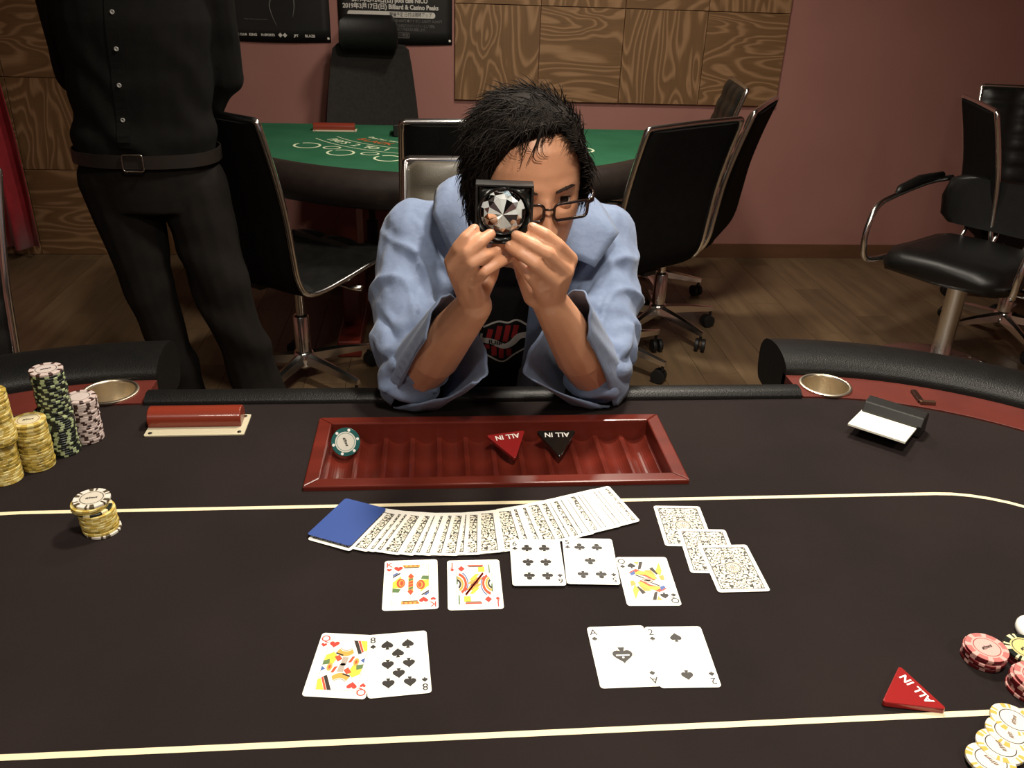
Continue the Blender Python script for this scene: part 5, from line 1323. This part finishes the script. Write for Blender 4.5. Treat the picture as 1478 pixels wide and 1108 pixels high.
# ------------------------------------------------------------------ standing man
SY = 2.43
HC2 = Vector((-.755, SY-.02, 1.635)); HM2 = Matrix.Translation(HC2) @ Matrix(((1, 0, 0), (0, -1, 0), (0, 0, 1))).to_4x4()
HM2 = Matrix.Translation(HC2) @ Matrix((Vector((1, 0, 0)), Vector((0, -1, 0)), Vector((0, 0, 1)))).transposed().to_4x4()
T2 = [((-.772, SY, .80), .155, .105, 0), ((-.774, SY, .90), .165, .112, 0), ((-.770, SY, 1.0), .160, .112, 0), ((-.762, SY, 1.12), .168, .118, 0), ((-.757, SY, 1.24), .183, .122, 0), ((-.755, SY+.01, 1.36), .180, .11, 0), ((-.755, SY+.01, 1.43), .12, .075, 0)]
SH2 = {'L': Vector((-.935, SY+.01, 1.38)), 'R': Vector((-.575, SY+.01, 1.38))}; EL2 = {'L': Vector((-.955, SY+.09, 1.09)), 'R': Vector((-.572, SY+.09, 1.10))}; WR2 = {'L': Vector((-.80, SY+.185, .93)), 'R': Vector((-.70, SY+.185, .94))}
LEG2 = {'L': [Vector((-.862, SY, .83)), Vector((-.823, SY-.02, .50)), Vector((-.755, SY+.02, .10))], 'R': [Vector((-.672, SY, .82)), Vector((-.618, SY-.02, .50)), Vector((-.530, SY+.02, .10))]}
b = MB(); head_loft(b, HM2); body_loft(b, T2); chain(b, [HC2+Vector((0, .03, -.06)), HC2+Vector((0, .04, -.19))], [.056, .064])
for s in 'LR':
    chain(b, [SH2[s], EL2[s], WR2[s]], [.052, .042, .027]); chain(b, LEG2[s], [.085, .055, .042]); capsule(b, SH2[s], (-.755, SY+.02, 1.42), .05, .05)
    sg = 1 if s == 'L' else -1
    pc = WR2[s]+Vector((sg*.05, .012, -.03)); capsule(b, WR2[s], pc, .026, .026)
    for k in range(4): q0 = pc+Vector((sg*.012, .004, -.022+.015*k)); chain(b, [q0, q0+Vector((sg*.03, .008, -.006)), q0+Vector((sg*.045, -.004, -.014))], [.009, .008, .007])
    chain(b, [WR2[s]+Vector((sg*.02, -.008, .01)), pc+Vector((sg*.01, -.02, .035)), pc+Vector((sg*.035, -.02, .04))], [.014, .010, .008])
me = fuse('person', b, .005, 4); me.materials.clear(); me.materials.append(SKIN)
man2 = obj('person', me); tag(man2, 'man all in black standing with hands behind his back, head out of frame', 'person')
face_parts(HM2, man2, HAIRM); hair_cap(HM2, man2, lambda t: hl(abs(t)), .012, 4, 500, .03)
BSH = noisy('black_shirt_cloth', srgb(15, 14, 13), srgb(19, 18, 16), 24, .85, .25, 500, spec=.15)
BTR = noisy('charcoal_trouser_cloth', srgb(24, 21, 19), srgb(29, 25, 22), 24, .9, .25, 500, spec=.15)
def bs_post(me):
    N_ = [v.normal.copy() for v in me.vertices]
    for v, n_ in zip(me.vertices, N_):
        p = v.co.copy(); k = max(0, 1-abs(p.z-.95)/.35)
        d = .003*noise.noise(p*9)+.004*k*math.sin(42*(p.z+.75*(p.x+.75))+4*noise.noise(p*7))+.0075*math.exp(-((p.z-.955)/.03)**2)
        v.co = p+n_*d
b = MB(); body_loft(b, grow(T2[1:], .014)); chain(b, [Vector((-.755, SY+.02, 1.43)), Vector((-.755, SY+.015, 1.47))], [.07, .064])
for s in 'LR': chain(b, [SH2[s], EL2[s], EL2[s].lerp(WR2[s], .9)], [.066, .056, .04]); capsule(b, SH2[s], (-.755, SY+.02, 1.41), .063, .062)
me = fuse('shirt', b, .006, 5, .5, bs_post); me.materials.clear(); me.materials.append(BSH); sh2 = obj('shirt', me, man2); sh2['label'] = 'black buttoned shirt'
bv2 = BVHTree.FromPolygons([v.co for v in me.vertices], [tuple(p.vertices) for p in me.polygons])
def front_y(x, z):
    h = bv2.ray_cast(Vector((x, 1.5, z)), Vector((0, 1, 0))); return h[0].y if h[0] else SY-.12
# placket and buttons
BUTX = [(-.762, 1.350), (-.764, 1.263), (-.768, 1.180), (-.776, 1.095), (-.784, 1.010)]
b = MB(); rings = []
for k in range(31):
    z = .94+.48*k/30; x = -.788+.026*(z-.94)/.4; ring = []
    for dx, dy in ((-.016, .004), (-.016, -.003), (.016, -.003), (.016, .004)): ring.append(Vector((x+dx, front_y(x+dx, z)+dy, z)))
    rings.append(ring)
b.loft(rings); b.build('placket', BSH, sh2)
BUTW = mat('pearl_button', srgb(150, 150, 146), .3)
for x, z in BUTX:
    b = MB(); b.lathe([(.001, -.0006), (.0025, -.0006), (.0032, .0012), (.0052, .0014), (.0056, 0), (.0056, -.002)], 16, M=Matrix(((1, 0, 0), (0, 0, -1), (0, 1, 0)))); o = b.build('button', BUTW, sh2, True); o.location = (x, front_y(x, z)-.0045, z)
def bt_post(me):
    N_ = [v.normal.copy() for v in me.vertices]
    for v, n_ in zip(me.vertices, N_):
        p = v.co.copy(); k = max(0, min(1, (.8-p.z)/.3)); sgn = 1 if p.x > -.74 else .5
        v.co = p+n_*(.004*noise.noise(p*8)+.006*k*sgn*math.sin(34*(p.z*1.0+.55*p.x)+3.5*noise.noise(p*6)))
b = MB(); body_loft(b, grow([((-.772, SY, .76), .14, .10, 0)]+T2[:2], .013))
rr = {'L': [.108, .066, .052], 'R': [.098, .078, .072]}
for s in 'LR': chain(b, LEG2[s], rr[s]); capsule(b, LEG2[s][2], LEG2[s][2]+Vector((0, 0, -.03)), rr[s][2], rr[s][2])
me = fuse('trousers', b, .006, 5, .5, bt_post); me.materials.clear(); me.materials.append(BTR); tr2 = obj('trousers', me, man2); tr2['label'] = 'loose charcoal trousers'
b = MB(); rings = []
for i in range(48):
    a = 2*PI*i/48; ca, sa = math.cos(a), math.sin(a); q = (abs(ca)**2.4+abs(sa)**2.4)**(-1/2.4)
    c = Vector((-.774+.187*ca*q, SY+.134*sa*q, .905)); d = Vector((ca, sa, 0)); rings.append([c+Vector((0, 0, -.017)), c+d*.004+Vector((0, 0, -.017)), c+d*.004+Vector((0, 0, .017)), c+Vector((0, 0, .017))])
b.loft(rings, loop=True); blt = b.build('belt', mat('belt_leather', srgb(34, 29, 26), .4), man2, True, auto=40)
BUC = mat('buckle_steel', (.45, .42, .38), .25, 1.)
b = MB(); b.tube([(x-.772, SY-.143, .905+z) for x, z in rrect(.052, .042, .006, 3)], .0024, 6, loop=True); b.build('buckle', BUC, blt, True)
for s in 'LR':
    c = LEG2[s][2]; b = MB(); chain(b, [Vector((c.x, c.y+.04, .05)), Vector((c.x, c.y-.06, .045)), Vector((c.x+(-.01 if s == 'L' else .01), c.y-.15, .035))], [.045, .042, .034]); b.box((c.x, c.y-.05, .01), (.08, .28, .02)); b.build('shoe', mat('black_shoe', srgb(24, 22, 20), .35), man2, True)
